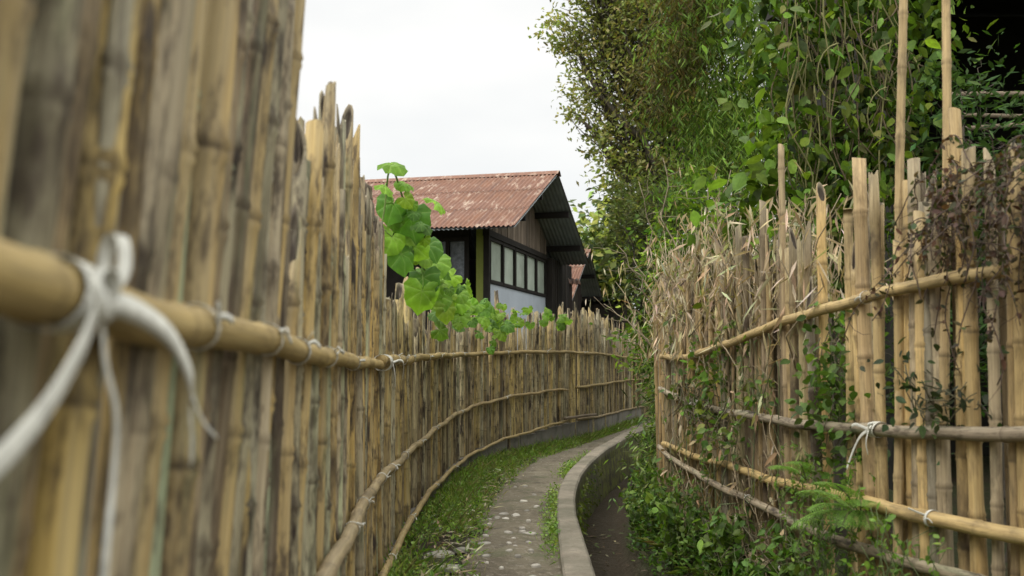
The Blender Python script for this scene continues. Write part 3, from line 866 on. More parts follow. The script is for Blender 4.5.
# ------------------------------------------------------------------ houses
def house(C, az, W, ridge_h, eave_h, length, base_z, ou, ov, name, label, full=True):
    """gable house; C is the near corner of the gable wall, v runs along the gable, u out of the gable along the ridge"""
    u = np.array([math.cos(az), -math.sin(az), 0]); v = np.array([math.sin(az), math.cos(az), 0]); zz = np.array([0, 0, 1.])
    C = np.array([C[0], C[1], 0.])
    def Mx(p):
        p = np.asarray(p, float).reshape(-1, 3)
        return C+p[:, :1]*u+p[:, 1:2]*v+p[:, 2:]*zz
    root = empty(name, tuple(C+np.array([0, 0, base_z])), label, 'house')
    root.rotation_euler = (0, 0, -az)
    half = W/2; slope = (ridge_h-eave_h)/(half+ov)
    def roof_z(vv): return ridge_h-abs(vv-half)*slope
    # two corrugated slopes
    for sgn in (-1, 1):
        mb = MB(); lam = .076; per = 6
        n = int((length+ou)/lam*per)
        us = np.linspace(-length, ou, n)
        rows = []
        run = half+ov
        cuts = [0, .34, .36, .68, .70, 1.0] if sgn < 0 else [0, .5, .52, 1.0]
        rowt = []
        for a, b in zip(cuts[:-1:2] if False else [0.0, .345, .685], [.36, .70, 1.0]):
            rowt.append((a, b))
        for q, (a, b) in enumerate(rowt):
            V = []; P = []
            jag = rs.uniform(-.03, .03, n//(per*7)+2)
            for t in (a, (a+b)/2, b):
                for i, uu in enumerate(us):
                    tt = t
                    if t == b: tt = t+jag[i//(per*7)]*.35
                    vv = half+sgn*run*tt
                    z = ridge_h-run*tt*slope-.005*q+.014*math.sin(uu/lam*2*PI)+.01*(t-a)
                    V.append((uu, vv, z)); P.append((uu+q*13.7+sgn*50, run*tt/math.cos(math.atan(slope)), q*3.0))
            F = []
            for r in range(2):
                for i in range(n-1):
                    F.append((r*n+i, r*n+i+1, (r+1)*n+i+1, (r+1)*n+i))
            mb.add(Mx(V), F, (.2, .1, .08), np.array(P))
        mb.build('roof', M['rust'], root)
        # dull underside sheet
        mb = MB(); V = []
        for t in (.02, .99):
            for uu in us:
                vv = half+sgn*run*t
                V.append((uu, vv, ridge_h-run*t*slope-.045+.010*math.sin(uu/lam*2*PI)))
        mb.add(Mx(V), [(i, i+1, n+i+1, n+i) for i in range(n-1)], (.05, .05, .05))
        mb.build('roof_lining', M['under'], root)
        # purlins under the gable overhang
        for t in (.36, .74):
            vv = half+sgn*run*t; z = ridge_h-run*t*slope-.13
            mb = MB(); box(mb, (-.3, vv-.035, z-.05), (ou-.03, vv+.035, z+.06), (.03, .025, .02), Mx); mb.build('purlin', M['dark_wood'], root, smooth=False)
    # ridge cap
    mb = MB(); V = []; P = []
    us = np.linspace(-length-.02, ou+.03, 60)
    for dv, dz in ((-.16, -.16*slope+.035), (-.05, .04), (0, .055), (.05, .04), (.16, -.16*slope+.035)):
        for uu in us: V.append((uu, half+dv, ridge_h+dz-.02)); P.append((uu+77, dv*2, 9))
    mb.add(Mx(V), [(r*60+i, r*60+i+1, (r+1)*60+i+1, (r+1)*60+i) for r in range(4) for i in range(59)], (.2, .1, .08), np.array(P))
    mb.build('ridge_cap', M['rust'], root)
    if not full:
        mb = MB(); box(mb, (-length+.3, 0, base_z), (-.02, W, eave_h-.08), (.05, .04, .032), Mx)
        mb.add(Mx([(-.02, 0, eave_h-.08), (-.02, W, eave_h-.08), (-.02, half, ridge_h-.1)]), [(0, 1, 2)], (.05, .04, .032))
        mb.build('wall', M['plank'], root, smooth=False)
        return root
    ww = 4.3; wt, wb = 3.10, 2.36
    # gable boards above the windows
    mb = MB(); vv = 0
    while vv < W-.02:
        w = min(rs.uniform(.16, .24), W-vv)
        g = rs.uniform(.6, 1.3); o = rs.uniform(0, .02)
        z0 = roof_z(vv)-.07; z1 = roof_z(vv+w)-.07; zb = wt if vv < ww else base_z
        x0, x1 = -.03+o, .01+o
        V = [(x0,vv,zb),(x1,vv,zb),(x1,vv+w-.008,zb),(x0,vv+w-.008,zb),(x0,vv,z0),(x1,vv,z0),(x1,vv+w-.008,z1),(x0,vv+w-.008,z1)]
        col = (.20*g, .155*g, .115*g) if vv < ww else (.035*g, .026*g, .022*g)
        mb.add(Mx(V), [(0,3,2,1),(4,5,6,7),(0,1,5,4),(1,2,6,5),(2,3,7,6),(3,0,4,7)], col)
        vv += w
    mb.build('gable', M['plank'], root, smooth=False)
    # pale wall under the windows
    mb = MB(); box(mb, (-.10, .02, base_z), (.0, ww, wb-.05), (.5, .5, .5), Mx); mb.build('wall', M['plaster'], root, smooth=False)
    # window band
    n = 5; step = (ww-.12)/n
    for i in range(n):
        a = .10+i*step; b = a+step-.02
        f = MB()
        box(f, (-.05, a, wb-.04), (.03, a+.04, wt-.03), (.02,.018,.015), Mx); box(f, (-.05, b-.04, wb-.04), (.03, b, wt-.03), (.02,.018,.015), Mx)
        box(f, (-.05, a+.04, wb-.04), (.028, b-.04, wb+.015), (.02,.018,.015), Mx); box(f, (-.05, a+.04, wt-.085), (.028, b-.04, wt-.03), (.02,.018,.015), Mx)
        fo = f.build('window', M['dark_wood'], root, smooth=False)
        p = MB(); box(p, (-.03, a+.04, wb+.015), (-.012, b-.04, wt-.085), (.5,.5,.5), Mx); p.build('pane', M['pane'], fo, smooth=False)
    mb = MB(); box(mb, (-.06, -.06, wt-.03), (.05, W, wt+.07), (.02,.018,.015), Mx); mb.build('beam', M['dark_wood'], root, smooth=False)
    # long side with a corner post, a dark wall and a curtained window
    mb = MB(); box(mb, (-length+.4, 0, base_z), (-1.02, .06, eave_h+.1), (.02,.02,.02), Mx)
    box(mb, (-1.02, 0, base_z), (-.30, .06, 2.30), (.02,.02,.02), Mx); box(mb, (-1.02, 0, 3.07), (-.30, .06, eave_h+.1), (.02,.02,.02), Mx)
    mb.build('wall', M['dark_wood'], root, smooth=False)
    f = MB()
    for a, b in ((-1.02, -.94), (-.70, -.64), (-.38, -.30)): box(f, (a, -.03, 2.30), (b, .04, 3.07), (.02,.02,.02), Mx)
    for z in (2.30, 3.0): box(f, (-.94, -.025, z), (-.38, .04, z+.07), (.02,.02,.02), Mx)
    fo = f.build('window', M['dark_wood'], root, smooth=False)
    p = MB(); box(p, (-.94, .05, 2.37), (-.38, .07, 3.0), (.3,.3,.3), Mx); p.build('curtain', M['lace'], fo, smooth=False)
    mb = MB(); box(mb, (-.18, -.02, base_z), (-.06, .07, eave_h+.1), (.3,.3,.1), Mx); mb.build('corner_post', M['post_green'], root, smooth=False)
    mb = MB(); box(mb, (-.055, -.04, base_z), (.04, .05, eave_h+.12), (.02,.02,.02), Mx); mb.build('corner_post', M['dark_wood'], root, smooth=False)
    # dark boarded lean-to at the far end
    mb = MB(); vv = W+.01
    while vv < W+2.1:
        g = rs.uniform(.6, 1.3); box(mb, (-2.5, vv, base_z), (.12+rs.uniform(0, .02), vv+.13, 3.12), (.03*g, .024*g, .02*g), Mx); vv += .14
    mb.build('annex_wall', M['plank'], root, smooth=False)
    # back and side walls close the box
    mb = MB(); box(mb, (-length+.3, .07, base_z), (-length+.4, W-.05, eave_h), (.04,.03,.03), Mx); box(mb, (-length+.4, W-.1, base_z), (-.04, W, eave_h), (.04,.03,.03), Mx)
    mb.build('back_wall', M['dark_wood'], root, smooth=False)
    return root

house((-.40, 16.0), math.radians(14.5), 4.3, 4.46, 3.09, 5.4, 0.0, .72, 1.05, 'house', 'house with rusty corrugated gable roof and a row of frosted windows behind the left fence')
house((1.15, 25.5), math.radians(14.5), 4.2, 4.05, 2.55, 1.6, 0.0, .5, .5, 'house', 'smaller dark house with rusty roof, half hidden behind the gable of the first', False)

def hut():
    root = empty('hut', (2.1, 21.5, 0), 'low dark plank hut with a sheet roof beyond the end of the left fence', 'hut')
    mb = MB(); x = 1.62
    while x < 2.42:
        w = rs.uniform(.10, .15); g = rs.uniform(.6, 1.2)
        box(mb, (x, 21.4+rs.uniform(0, .02), 0), (x+w-.006, 21.44, 2.25), (.075*g, .06*g, .048*g)); x += w
    box(mb, (1.62, 21.46, 0), (2.42, 23.4, 1.9), (.05, .04, .03))
    mb.build('wall', M['plank'], root, smooth=False)
    mb = MB(); n = 80; V = []; P = []
    for yy, z in ((21.15, 2.30), (23.6, 2.0)):
        for xx in np.linspace(1.5, 2.52, n): V.append((xx, yy, z+.02*math.sin(xx*60))); P.append((xx, yy, 0))
    mb.add(V, [(i, i+1, n+i+1, n+i) for i in range(n-1)], (.1,.1,.1), np.array(P)); mb.build('roof', M['dark_wood'], root)
hut()

def rust_shelter():
    root = empty('lean_to', (1.35, 20.4, 0), 'small rusty sheet lean-to beside the dark end of the house', 'lean-to')
    mb = MB(); n = 60; V = []; P = []
    for yy, z in ((20.4, 2.60), (21.0, 2.76)):
        for xx in np.linspace(1.18, 1.42, n): V.append((xx, yy, z+.014*math.sin(xx*70))); P.append((xx, yy, 0))
    mb.add(V, [(i, i+1, n+i+1, n+i) for i in range(n-1)], (.1,.1,.1), np.array(P)); mb.build('roof', M['rust'], root)
    for xx in (1.21, 1.39):
        mb = MB(); box(mb, (xx-.03, 20.45, 0), (xx+.03, 20.51, 2.61), (.04, .03, .025)); mb.build('post', M['plank'], root, smooth=False)
rust_shelter()

def shed():
    root = empty('shed', (4.4, 8.0, 0), 'dark open shed at the upper right behind the bamboo fence', 'shed')
    mb = MB()
    box(mb, (3.0, 10.6, 0), (8, 10.7, 4.82), (.01,.01,.01)); box(mb, (7.9, 6.6, 0), (8.0, 10.6, 4.5), (.01,.01,.01)); box(mb, (3.15, 8.2, 0), (3.22, 10.6, 4.4), (.01,.01,.01))
    mb.build('wall', M['thatch'], root, smooth=False)
    mb = MB()
    V = [(2.85, 6.0, 4.05), (8.3, 6.0, 4.05), (8.3, 11, 4.9), (2.85, 11, 4.9), (2.85, 6.0, 4.2), (8.3, 6.0, 4.2), (8.3, 11, 5.05), (2.85, 11, 5.05)]
    mb.add(V, [(0,3,2,1),(4,5,6,7),(0,1,5,4),(1,2,6,5),(2,3,7,6),(3,0,4,7)], (.02,.02,.02)); mb.build('roof', M['thatch'], root, smooth=False)
    for x in (4.5, 6.2, 7.8):
        mb = MB(); limb(mb, (x, 6.6, -.05), (x+.03, 6.6, 4.15), .06, .05, (.03,.024,.018)); mb.build('post', M['bark'], root)
    for a, b, r in (((3.1, 6.9, 2.98), (7.8, 6.9, 3.13), .020), ((3.1, 7.0, 2.86), (7.8, 7.0, 2.97), .016), ((3.1, 6.85, 2.72), (7.8, 6.8, 2.78), .018)):
        mb = MB(); limb(mb, a, b, r, r, (.30,.24,.17), 8, .012); mb.build('slat', M['bark'], root)
shed()

# ------------------------------------------------------------------ trees and large plants
G_OLIVE = [(r*3.34, g*3.34, b*2.55) for r, g, b in [(.105,.115,.045),(.085,.10,.038),(.125,.125,.055),(.07,.085,.032),(.13,.115,.06)]]
G_BAMB = [(r*2.62, g*2.80, b*1.75) for r, g, b in [(.055,.085,.024),(.065,.10,.028),(.045,.07,.022),(.08,.11,.03)]]
G_DARK = [(.055,.085,.026),(.07,.10,.03),(.045,.068,.022)]
G_VINE = [(r*1.54, g*1.54, b*0.98) for r, g, b in [(.075,.13,.030),(.06,.105,.026),(.10,.165,.035),(.05,.085,.025),(.14,.20,.04)]]
G_BRIGHT = [(r*1.38, g*1.38, b*0.92) for r, g, b in [(.12,.20,.04),(.15,.235,.05),(.10,.17,.035)]]
G_OCHRE = [(.16,.125,.045),(.13,.105,.04),(.10,.10,.035)]
BARK = (.10, .085, .065)

def tree(name, label, cat, base, lobes, n, L, W, cols, fork_z, r0, kind='diamond', clump=.25, per=26, droop=-.35, twigs=.5, group=None, mat='leaf_tree', extra=None, tl=.6):
    root = empty(name, base, label, cat, group)
    cm = MB()
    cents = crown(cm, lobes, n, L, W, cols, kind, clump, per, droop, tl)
    if extra:
        for lb, nn, cc in extra: crown(cm, lb, nn, L, W, cc, kind, clump, per, droop, tl)
    cm.build('crown', M[mat], root)
    tm = MB()
    bx, by, bz = base
    f = np.array([np.mean([l[0] for l in lobes])*.4+bx*.6, np.mean([l[1] for l in lobes])*.4+by*.6, fork_z])
    limb(tm, (bx, by, bz-.1), f, r0, r0*.7, BARK, 9, .03, 9)
    used = []
    for l in lobes:
        c = np.array(l[:3])
        a = f+rs.normal(0, r0*.2, 3)
        limb(tm, a, c, r0*.5, r0*.14, BARK, 6, .06, 8, -.05)
        dist = np.linalg.norm(cents-c, axis=1)
        for k in np.where(dist < l[3]*1.1)[0]:
            if rs.rand() < twigs:
                limb(tm, c+(a-c)*rs.uniform(0, .5)+rs.normal(0, .1, 3), cents[k], r0*.10, r0*.02, BARK, 4, .06, 5, -.05)
    tm.build('trunk', M['bark'], root)
    return root

tree('broadleaf_tree', 'tall olive-green broadleaf tree with sky showing through its crown right of the house', 'tree', (4.6, 24.5, 0),
     [(2.36,24,9.22,1.25),(1.90,24,7.7,.80),(1.55,24,8.9,.75),(3.33,24,8.26,1.45),(3.0,24.3,6.7,1.1),(4.29,24.5,8.98,1.7),(4.6,24.3,6.8,1.5),(2.65,24,5.6,.8),(3.08,24,11.1,1.7),(4.7,24.3,10.9,1.9),(2.0,24,10.6,1.2),(1.62,23.9,6.9,.45),(2.2,24,6.6,.6),(3.6,24.2,5.4,.9)],
     26000, .135, .075, G_OLIVE, 4.2, .24, 'diamond', .20, 26, -.3, .55)
tree('leafy_thicket', 'pale green thicket of small leaves rising beyond the far end of the left fence', 'bush', (2.75, 20.3, 0),
     [(2.25,20,3.75,.5),(2.75,20.2,4.05,.8),(3.3,20.3,3.66,.95),(2.75,20.1,2.95,.6),(3.15,20,2.5,.9),(2.75,20.4,2.1,.5),(2.3,20.6,4.5,.55),(3.6,20.6,4.6,.9),(3.1,21,1.1,.9),(3.9,21,1.2,1.0)],
     9000, .13, .045, [(.12,.145,.045),(.10,.13,.04),(.15,.16,.06),(.085,.11,.035)], 1.4, .06, 'diamond', .17, 24, -.25, .5)
tree('distant_tree', 'pale hazy tree in the gap between the house roof and the tall tree', 'tree', (4.6, 56, 0),
     [(4.5,56,7.0,1.6),(5.4,56,5.6,1.8),(4.0,56,5.2,1.3),(6.5,57,7.2,2)], 3500, .40, .22, [(.16,.21,.10),(.19,.24,.13)], 4, .2, 'diamond', .45, 24, -.3, .2)

def bamboo_clump(base, lobes, n, extra, culms, label):
    root = empty('bamboo_clump', base, label, 'bamboo')
    cm = MB()
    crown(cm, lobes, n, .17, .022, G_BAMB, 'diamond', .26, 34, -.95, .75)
    for lb, nn, cc in extra: crown(cm, lb, nn, .15, .022, cc, 'diamond', .24, 34, -.8, .75)
    cm.build('foliage', M['leaf_tree'], root)
    for (dx, dy, top) in culms:
        mb = MB(); a = np.array(base)+np.array([dx, dy, -.05]); b = np.array(top, float)
        t = np.linspace(0, 1, 16)[:, None]
        P = a+(b-a)*t; P[:, :2] -= (b-a)[:2]*(.45*np.sin(t*PI))
        tube(mb, P, .045-.035*t[:, 0], 8, (.13, .15, .05)); mb.build('culm', M['bark'], root)
bamboo_clump((3.9, 14.6, 0), [(2.95,14,5.6,.85),(3.5,14,4.87,.85),(2.7,14,4.6,.65),(3.2,13.8,4.0,.75),(3.7,14,6.1,.95),(4.2,14.1,5.3,.95),(3.0,14.2,6.6,.9),(2.6,14,3.55,.5)], 15000,
             [([(2.36,14,5.4,.55),(2.15,13.9,4.85,.42),(2.55,13.8,6.2,.6)], 3800, G_OCHRE)],
             [(0,0,(2.7,14,6.2)),(.2,.1,(3.4,13.9,6.9)),(-.2,.2,(2.3,13.9,5.4)),(.35,-.1,(4.4,14,6.6)),(-.1,-.2,(3.0,13.7,5.0)),(.1,.3,(3.8,14.2,6.2))],
             'dark green feathery bamboo clump with a yellowing side towering behind the right fence')

# woodland behind everything on the right
spots = [(6.5,33,9.5,2.6),(9.5,31,10.5,3.0),(13,30,11,3.2),(16.5,29,10,3.2),(20,28,11,3.4),(4.0,36,6.0,2.0)]
for i, (x, y, h, r) in enumerate(spots):
    tree('forest_tree', 'dark broadleaf tree in the woodland behind the right fence', 'tree', (x, y, 0),
         [(x,y,h-r*.5,r),(x-r*.7,y-.3,h-r*1.3,r*.75),(x+r*.7,y,h-r*1.4,r*.75),(x,y-.4,h-r*2.3,r*.8),(x-r*.3,y-.3,2.0,r*.7)], 3200, .36, .22, G_DARK+G_OLIVE[:3]+[(.09,.12,.04)], h*.4, .22, 'diamond', .55, 22, -.3, .1, 'woodland trees behind the right fence')

# shrubs close behind the right fence
shr = [((1.75,9.6,0), [(1.65,9.6,1.9,.5),(2.0,9.9,2.4,.6),(1.45,9.9,1.2,.4),(1.9,9.5,1.0,.5)], 4200, .085, .04, G_VINE, 'leafy shrub behind the far end of the right fence below the feathery bamboo'),
       ((3.1,9.3,0), [(2.6,9.3,2.5,.7),(3.2,9.5,2.8,.8),(3.8,9.3,2.4,.8),(3.0,9.2,1.4,.9),(2.3,9.1,1.6,.6)], 5200, .11, .05, G_DARK+G_BAMB, 'dark evergreen shrub behind the climber-covered stump'),
       ((2.75,5.6,0), [(2.55,5.6,2.0,.40),(2.85,5.7,2.35,.42),(3.3,5.8,2.5,.40),(2.7,5.9,2.75,.30),(2.6,5.5,1.5,.40),(3.2,5.8,2.0,.5),(2.3,5.6,1.1,.45),(3.1,5.6,1.2,.5)], 5200, .075, .022, [(.05,.10,.028),(.065,.125,.032),(.04,.075,.022)], 'fine-leaved green shrub in front of the dark shed'),
       ((5.2,6.3,0), [(4.4,6.2,1.8,.6),(5.2,6.3,2.0,.7),(6.0,6.2,1.8,.7),(4.6,6.0,1.0,.6),(5.6,6.1,1.0,.7)], 3600, .10, .05, G_DARK, 'dark shrub at the foot of the shed on the far right')]
for b, lb, n, L, W, cols, lab in shr:
    tree('shrub', lab, 'shrub', b, lb, n, L, W, cols, .7, .035, 'diamond', .13, 24, -.3, .4)

# climber with hanging stems smothering a dead stump
def climber():
    root = empty('climbing_vine', (2.05, 6.4, 0), 'broad-leaved climber smothering a stump above the middle of the right fence', 'vine')
    lobes = [(1.80,6.2,3.0,.34),(2.10,6.2,3.15,.36),(2.28,6.2,2.75,.36),(1.80,6.2,2.5,.30),(2.10,6.1,2.45,.36),(1.68,6.2,2.18,.22),(1.98,6.0,2.05,.30),(2.35,6.2,2.3,.30),(1.7,6.3,3.5,.35),(2.2,6.3,3.6,.4),(2.55,6.25,3.2,.28),(2.6,6.3,3.6,.3),(2.0,6.1,1.7,.3)]
    mb = MB()
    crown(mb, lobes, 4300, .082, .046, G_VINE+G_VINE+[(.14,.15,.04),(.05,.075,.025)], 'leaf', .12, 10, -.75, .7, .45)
    # lighter sprays on the left edge
    crown(mb, [(1.50,6.0,2.25,.16),(1.60,6.0,2.6,.16),(1.62,5.9,1.95,.16),(1.42,6.1,2.02,.12)], 190, .11, .07, G_BRIGHT, 'leaf', .09, 8, -.6, .6)
    mb.build('foliage', M['leaf'], root)
    sm = MB()
    for k in range(60):
        x = rs.uniform(1.65, 2.4); y = rs.uniform(5.9, 6.2); z = rs.uniform(2.6, 3.7); l = rs.uniform(.5, 1.4)
        P = [(x, y, z), (x+rs.normal(0, .06), y-.03, z-l*.35), (x+rs.normal(0, .09), y-.03, z-l*.7), (x+rs.normal(0, .13), y, z-l)]
        q, _ = smooth_path(P, .06); tube(sm, q, rs.uniform(.002, .0055), 5, (.17, .16, .06) if rs.rand() < .6 else (.12, .09, .05))
    for k in range(3):      # looping tendrils
        c = np.array([rs.uniform(1.9, 2.3), 5.85, rs.uniform(2.4, 3.2)]); r = rs.uniform(.06, .16)
        q = [c+np.array([r*math.cos(a), .02*math.sin(2*a), r*1.2*math.sin(a)]) for a in np.linspace(0, 4.6, 14)]
        tube(sm, q, .0045, 5, (.19, .18, .07))
    sm.build('stem', M['twig'], root)
    tm = MB(); limb(tm, (2.05, 6.4, -.1), (2.1, 6.4, 3.5), .09, .05, BARK, 9, .02, 10); limb(tm, (2.1, 6.4, 2.4), (1.75, 6.3, 3.4), .05, .02, BARK); limb(tm, (2.1, 6.4, 2.2), (2.45, 6.3, 3.2), .05, .02, BARK)
    tm.build('stump', M['bark'], root)
climber()

# gourd vine over the left fence
def gourd_vine():
    root = empty('gourd_vine', (-.75, 5.6, 0), 'bright green gourd vine with broad lobed leaves trailing along the top of the left fence', 'vine')
    big = [  # x, y, z, size, tilt of the blade towards the viewer (deg), roll, colour index
        (-.655,5.40,2.19,.17,35,20,1),(-.66,5.50,1.99,.20,70,-20,0),(-.57,5.55,1.92,.24,75,15,0),(-.66,5.45,1.80,.19,65,-35,1),(-.615,5.5,1.71,.20,70,10,0),
        (-.50,5.9,1.80,.19,60,30,0),(-.47,6.1,1.72,.20,65,25,1),(-.43,6.3,1.62,.20,60,-10,1),(-.52,5.8,1.60,.21,75,15,0),(-.52,5.75,1.52,.22,78,-10,1),(-.45,6.1,1.50,.17,60,30,1),
        (-.40,6.6,1.55,.15,55,-30,1),(-.36,6.9,1.52,.15,60,15,1),(-.36,6.9,1.42,.16,65,20,1),(-.26,7.4,1.52,.13,50,-20,1),(-.22,7.6,1.43,.13,60,10,1),(-.69,5.3,2.05,.12,40,60,1),(-.60,5.5,2.10,.12,30,-40,1)]
    sm = MB()
    stem_pts = [(-.78,5.3,1.1),(-.74,5.35,1.6),(-.70,5.42,1.95),(-.67,5.42,2.18),(-.62,5.55,2.05),(-.56,5.8,1.75),(-.50,6.1,1.62),(-.44,6.5,1.55),(-.38,7.0,1.5),(-.30,7.6,1.48),(-.14,8.4,1.46),(.0,9.2,1.44)]
    q, _ = smooth_path(stem_pts, .05); tube(sm, q, .006, 6, (.14, .20, .05))
    sm2 = MB()
    cols = [(.12,.26,.045),(.26,.45,.055)]
    lm = MB()
    for (x, y, z, s, tilt, roll, ci) in big:
        e = math.radians(tilt); r = math.radians(roll)
        n = np.array([.25*math.sin(e)+.30*rs.normal(), -math.sin(e)*.85, math.cos(e)+.25*rs.normal()]); n /= np.linalg.norm(n)
        d = np.array([math.sin(r)*.9, 0, -1.]); d = d-n*d.dot(n); d /= np.linalg.norm(d)
        c = np.array(cols[ci])*rs.uniform(.85, 1.2)
        p = np.array([[x, y, z]])
        s *= .9; leaves(lm, p, d[None], n[None], np.array([s]), np.array([s*1.0]), c, 'gourd', .14)
        i = int(np.argmin(np.linalg.norm(q-p[0], axis=1)))
        limb(sm, q[i], p[0], .004, .0025, (.18, .28, .06), 5, .05, 6, -.1)
    # many smaller leaves further along
    m = 100; t = rs.uniform(.25, .93, m); idx = (t*(len(q)-1)).astype(int)
    P = q[idx]+rs.normal(0, 1, (m, 3))*np.array([.07, .12, .085])+np.array([.03, -.03, -.02])
    n = rs.normal(0, .35, (m, 3))+np.array([.2, -.75, .55]); n /= np.linalg.norm(n, axis=1)[:, None]
    d = rs.normal(0, .5, (m, 3))+np.array([.2, 0, -.8]); d -= n*(n*d).sum(1)[:, None]
    S = rs.uniform(.055, .15, m)*(1.15-.45*t)
    C = tints(m, [(.17,.31,.05),(.24,.40,.055),(.30,.45,.06),(.12,.23,.045)], .12)
    leaves(lm, P, d, n, S, S, C, 'gourd', .12)
    # shoots hanging over the front of the fence
    for (x, y, z) in ((.02, 9.5, 1.50), (-.25, 9.0, 1.42), (.35, 12.0, 1.62), (.55, 12.4, 1.55)):
        m = 6; P = np.array([x, y, z])+rs.normal(0, .06, (m, 3))+np.array([.07, 0, 0]); n = rs.normal(0, .3, (m, 3))+np.array([.3, -.8, .4]); d = rs.normal(0, .5, (m, 3))+np.array([0, 0, -.8])
        leaves(lm, P, d, n, rs.uniform(.07, .13, m), rs.uniform(.07, .13, m), tints(m, [(.15,.27,.05),(.2,.33,.06)], .1), 'gourd', .1)
    lm.build('foliage', M['leaf_big'], root)
    sm.build('stem', M['twig'], root)
gourd_vine()

# dry brushwood and withered leaves over the far end of the right fence
def brush():
    root = empty('dead_brushwood', (1.45, 7.2, .9), 'straw-coloured withered bamboo brush spilling over the far end of the right fence', 'brushwood')
    tw = MB(); lf = MB()
    ST = [(.46,.37,.23),(.40,.31,.19),(.54,.46,.32),(.32,.24,.14)]
    for k in range(270):
        y = rs.uniform(4.7, 7.9); x = float(rf_x(y))+rs.uniform(-.01, .22)
        a = np.array([x, y, rs.uniform(.9, 1.35)])
        b = a+np.array([rs.normal(.01, .12), rs.normal(0, .3), rs.uniform(.35, .85)])
        P = limb(tw, a, b, .005, .0018, (.30, .24, .15), 5, .05, 6, -.06)
        m = rs.randint(9, 20); i = rs.randint(2, 6, m)
        D = rs.normal(0, .5, (m, 3)); D[:, 2] -= .9
        leaves(lf, P[i]+rs.normal(0, .05, (m, 3)), D, rdir(m), rs.uniform(.07, .15, m), rs.uniform(.009, .020, m), tints(m, ST, .22), 'diamond', .1)
    for k in range(110):                        # pale dry stalks
        y = rs.uniform(4.9, 7.8); x = float(rf_x(y))+rs.uniform(.0, .20)
        a = np.array([x, y, rs.uniform(.7, 1.2)]); b = a+np.array([rs.normal(0, .10), rs.normal(0, .18), rs.uniform(.5, 1.0)])
        limb(tw, a, b, rs.uniform(.003, .007), .002, [(.42,.35,.23),(.34,.27,.17),(.25,.20,.13)][rs.randint(3)], 5, .03, 6, -.03)
    # long bare twigs leaning out over the path
    for b0, b1 in (((1.25,7.6,1.3),(.95,7.4,2.45)),((1.3,7.4,1.2),(1.15,7.5,2.65)),((1.25,7.7,1.2),(.80,7.6,2.0)),((1.3,7.9,1.2),(1.0,8.2,1.95)),((1.3,7.0,1.4),(1.6,7.2,2.5)),((1.2,7.6,1.1),(.72,7.8,1.55)),((1.35,6.6,1.4),(1.35,6.8,2.3))):
        P = limb(tw, b0, b1, .008, .0025, (.26, .21, .14), 6, .03, 9, -.05)
        for j in range(6):
            i = rs.randint(2, 8); e = P[i]+np.array([rs.normal(0, .16), rs.normal(0, .1), rs.uniform(-.05, .25)])
            Q = limb(tw, P[i], e, .003, .0012, (.26, .21, .14), 4, .05, 5)
            m = rs.randint(1, 5); D = rs.normal(0, .4, (m, 3)); D[:, 2] -= .9
            leaves(lf, Q[-1]+rs.normal(0, .02, (m, 3)), D, rdir(m), rs.uniform(.06, .12, m), .013, tints(m, ST, .2), 'diamond', .1)
    tw.build('twig', M['twig'], root); lf.build('foliage', M['straw'], root)
brush()

# creepers on the right fence
def creeper(label, spots, n, L, W, cols, mat='leaf', cat='creeper', kind='leaf', stems=14, stemcol=(.10, .09, .05), clump=.06, droop=-.5):
    root = empty('creeper', spots[0][:2]+(0,), label, cat)
    mb = MB(); crown(mb, spots, n, L, W, cols, kind, clump, 8, droop, .5, .35); mb.build('foliage', M[mat], root)
    sm = MB()
    for k in range(stems):
        s = spots[rs.randint(len(spots))]; e = spots[rs.randint(len(spots))]
        a = np.array(s[:3])+rs.normal(0, s[3]*.5, 3)*[.6, 1, 1]; b = np.array(e[:3])+rs.normal(0, e[3]*.6, 3)*[.6, 1, 1]
        limb(sm, a, b, .003, .002, stemcol, 4, .08, 8, .1)
    sm.build('stem', M['twig'], root)
def RFp(y, z, r, off=.09): return (float(rf_x(y))-off, y, z, r)
G_CRE = [(r*1.26, g*1.26, b*0.92) for r, g, b in [(.085,.145,.04),(.065,.115,.032),(.11,.18,.045)]]
creeper('green creeper filling the gap beside the thick yellow pole', [RFp(4.42,1.15,.17,0),RFp(4.3,1.0,.16,.02),RFp(4.45,.9,.15,0),RFp(4.25,.78,.12,.04),RFp(4.4,1.32,.12,-.02),RFp(4.5,.66,.12,0)], 560, .050, .030, G_CRE, stems=24)
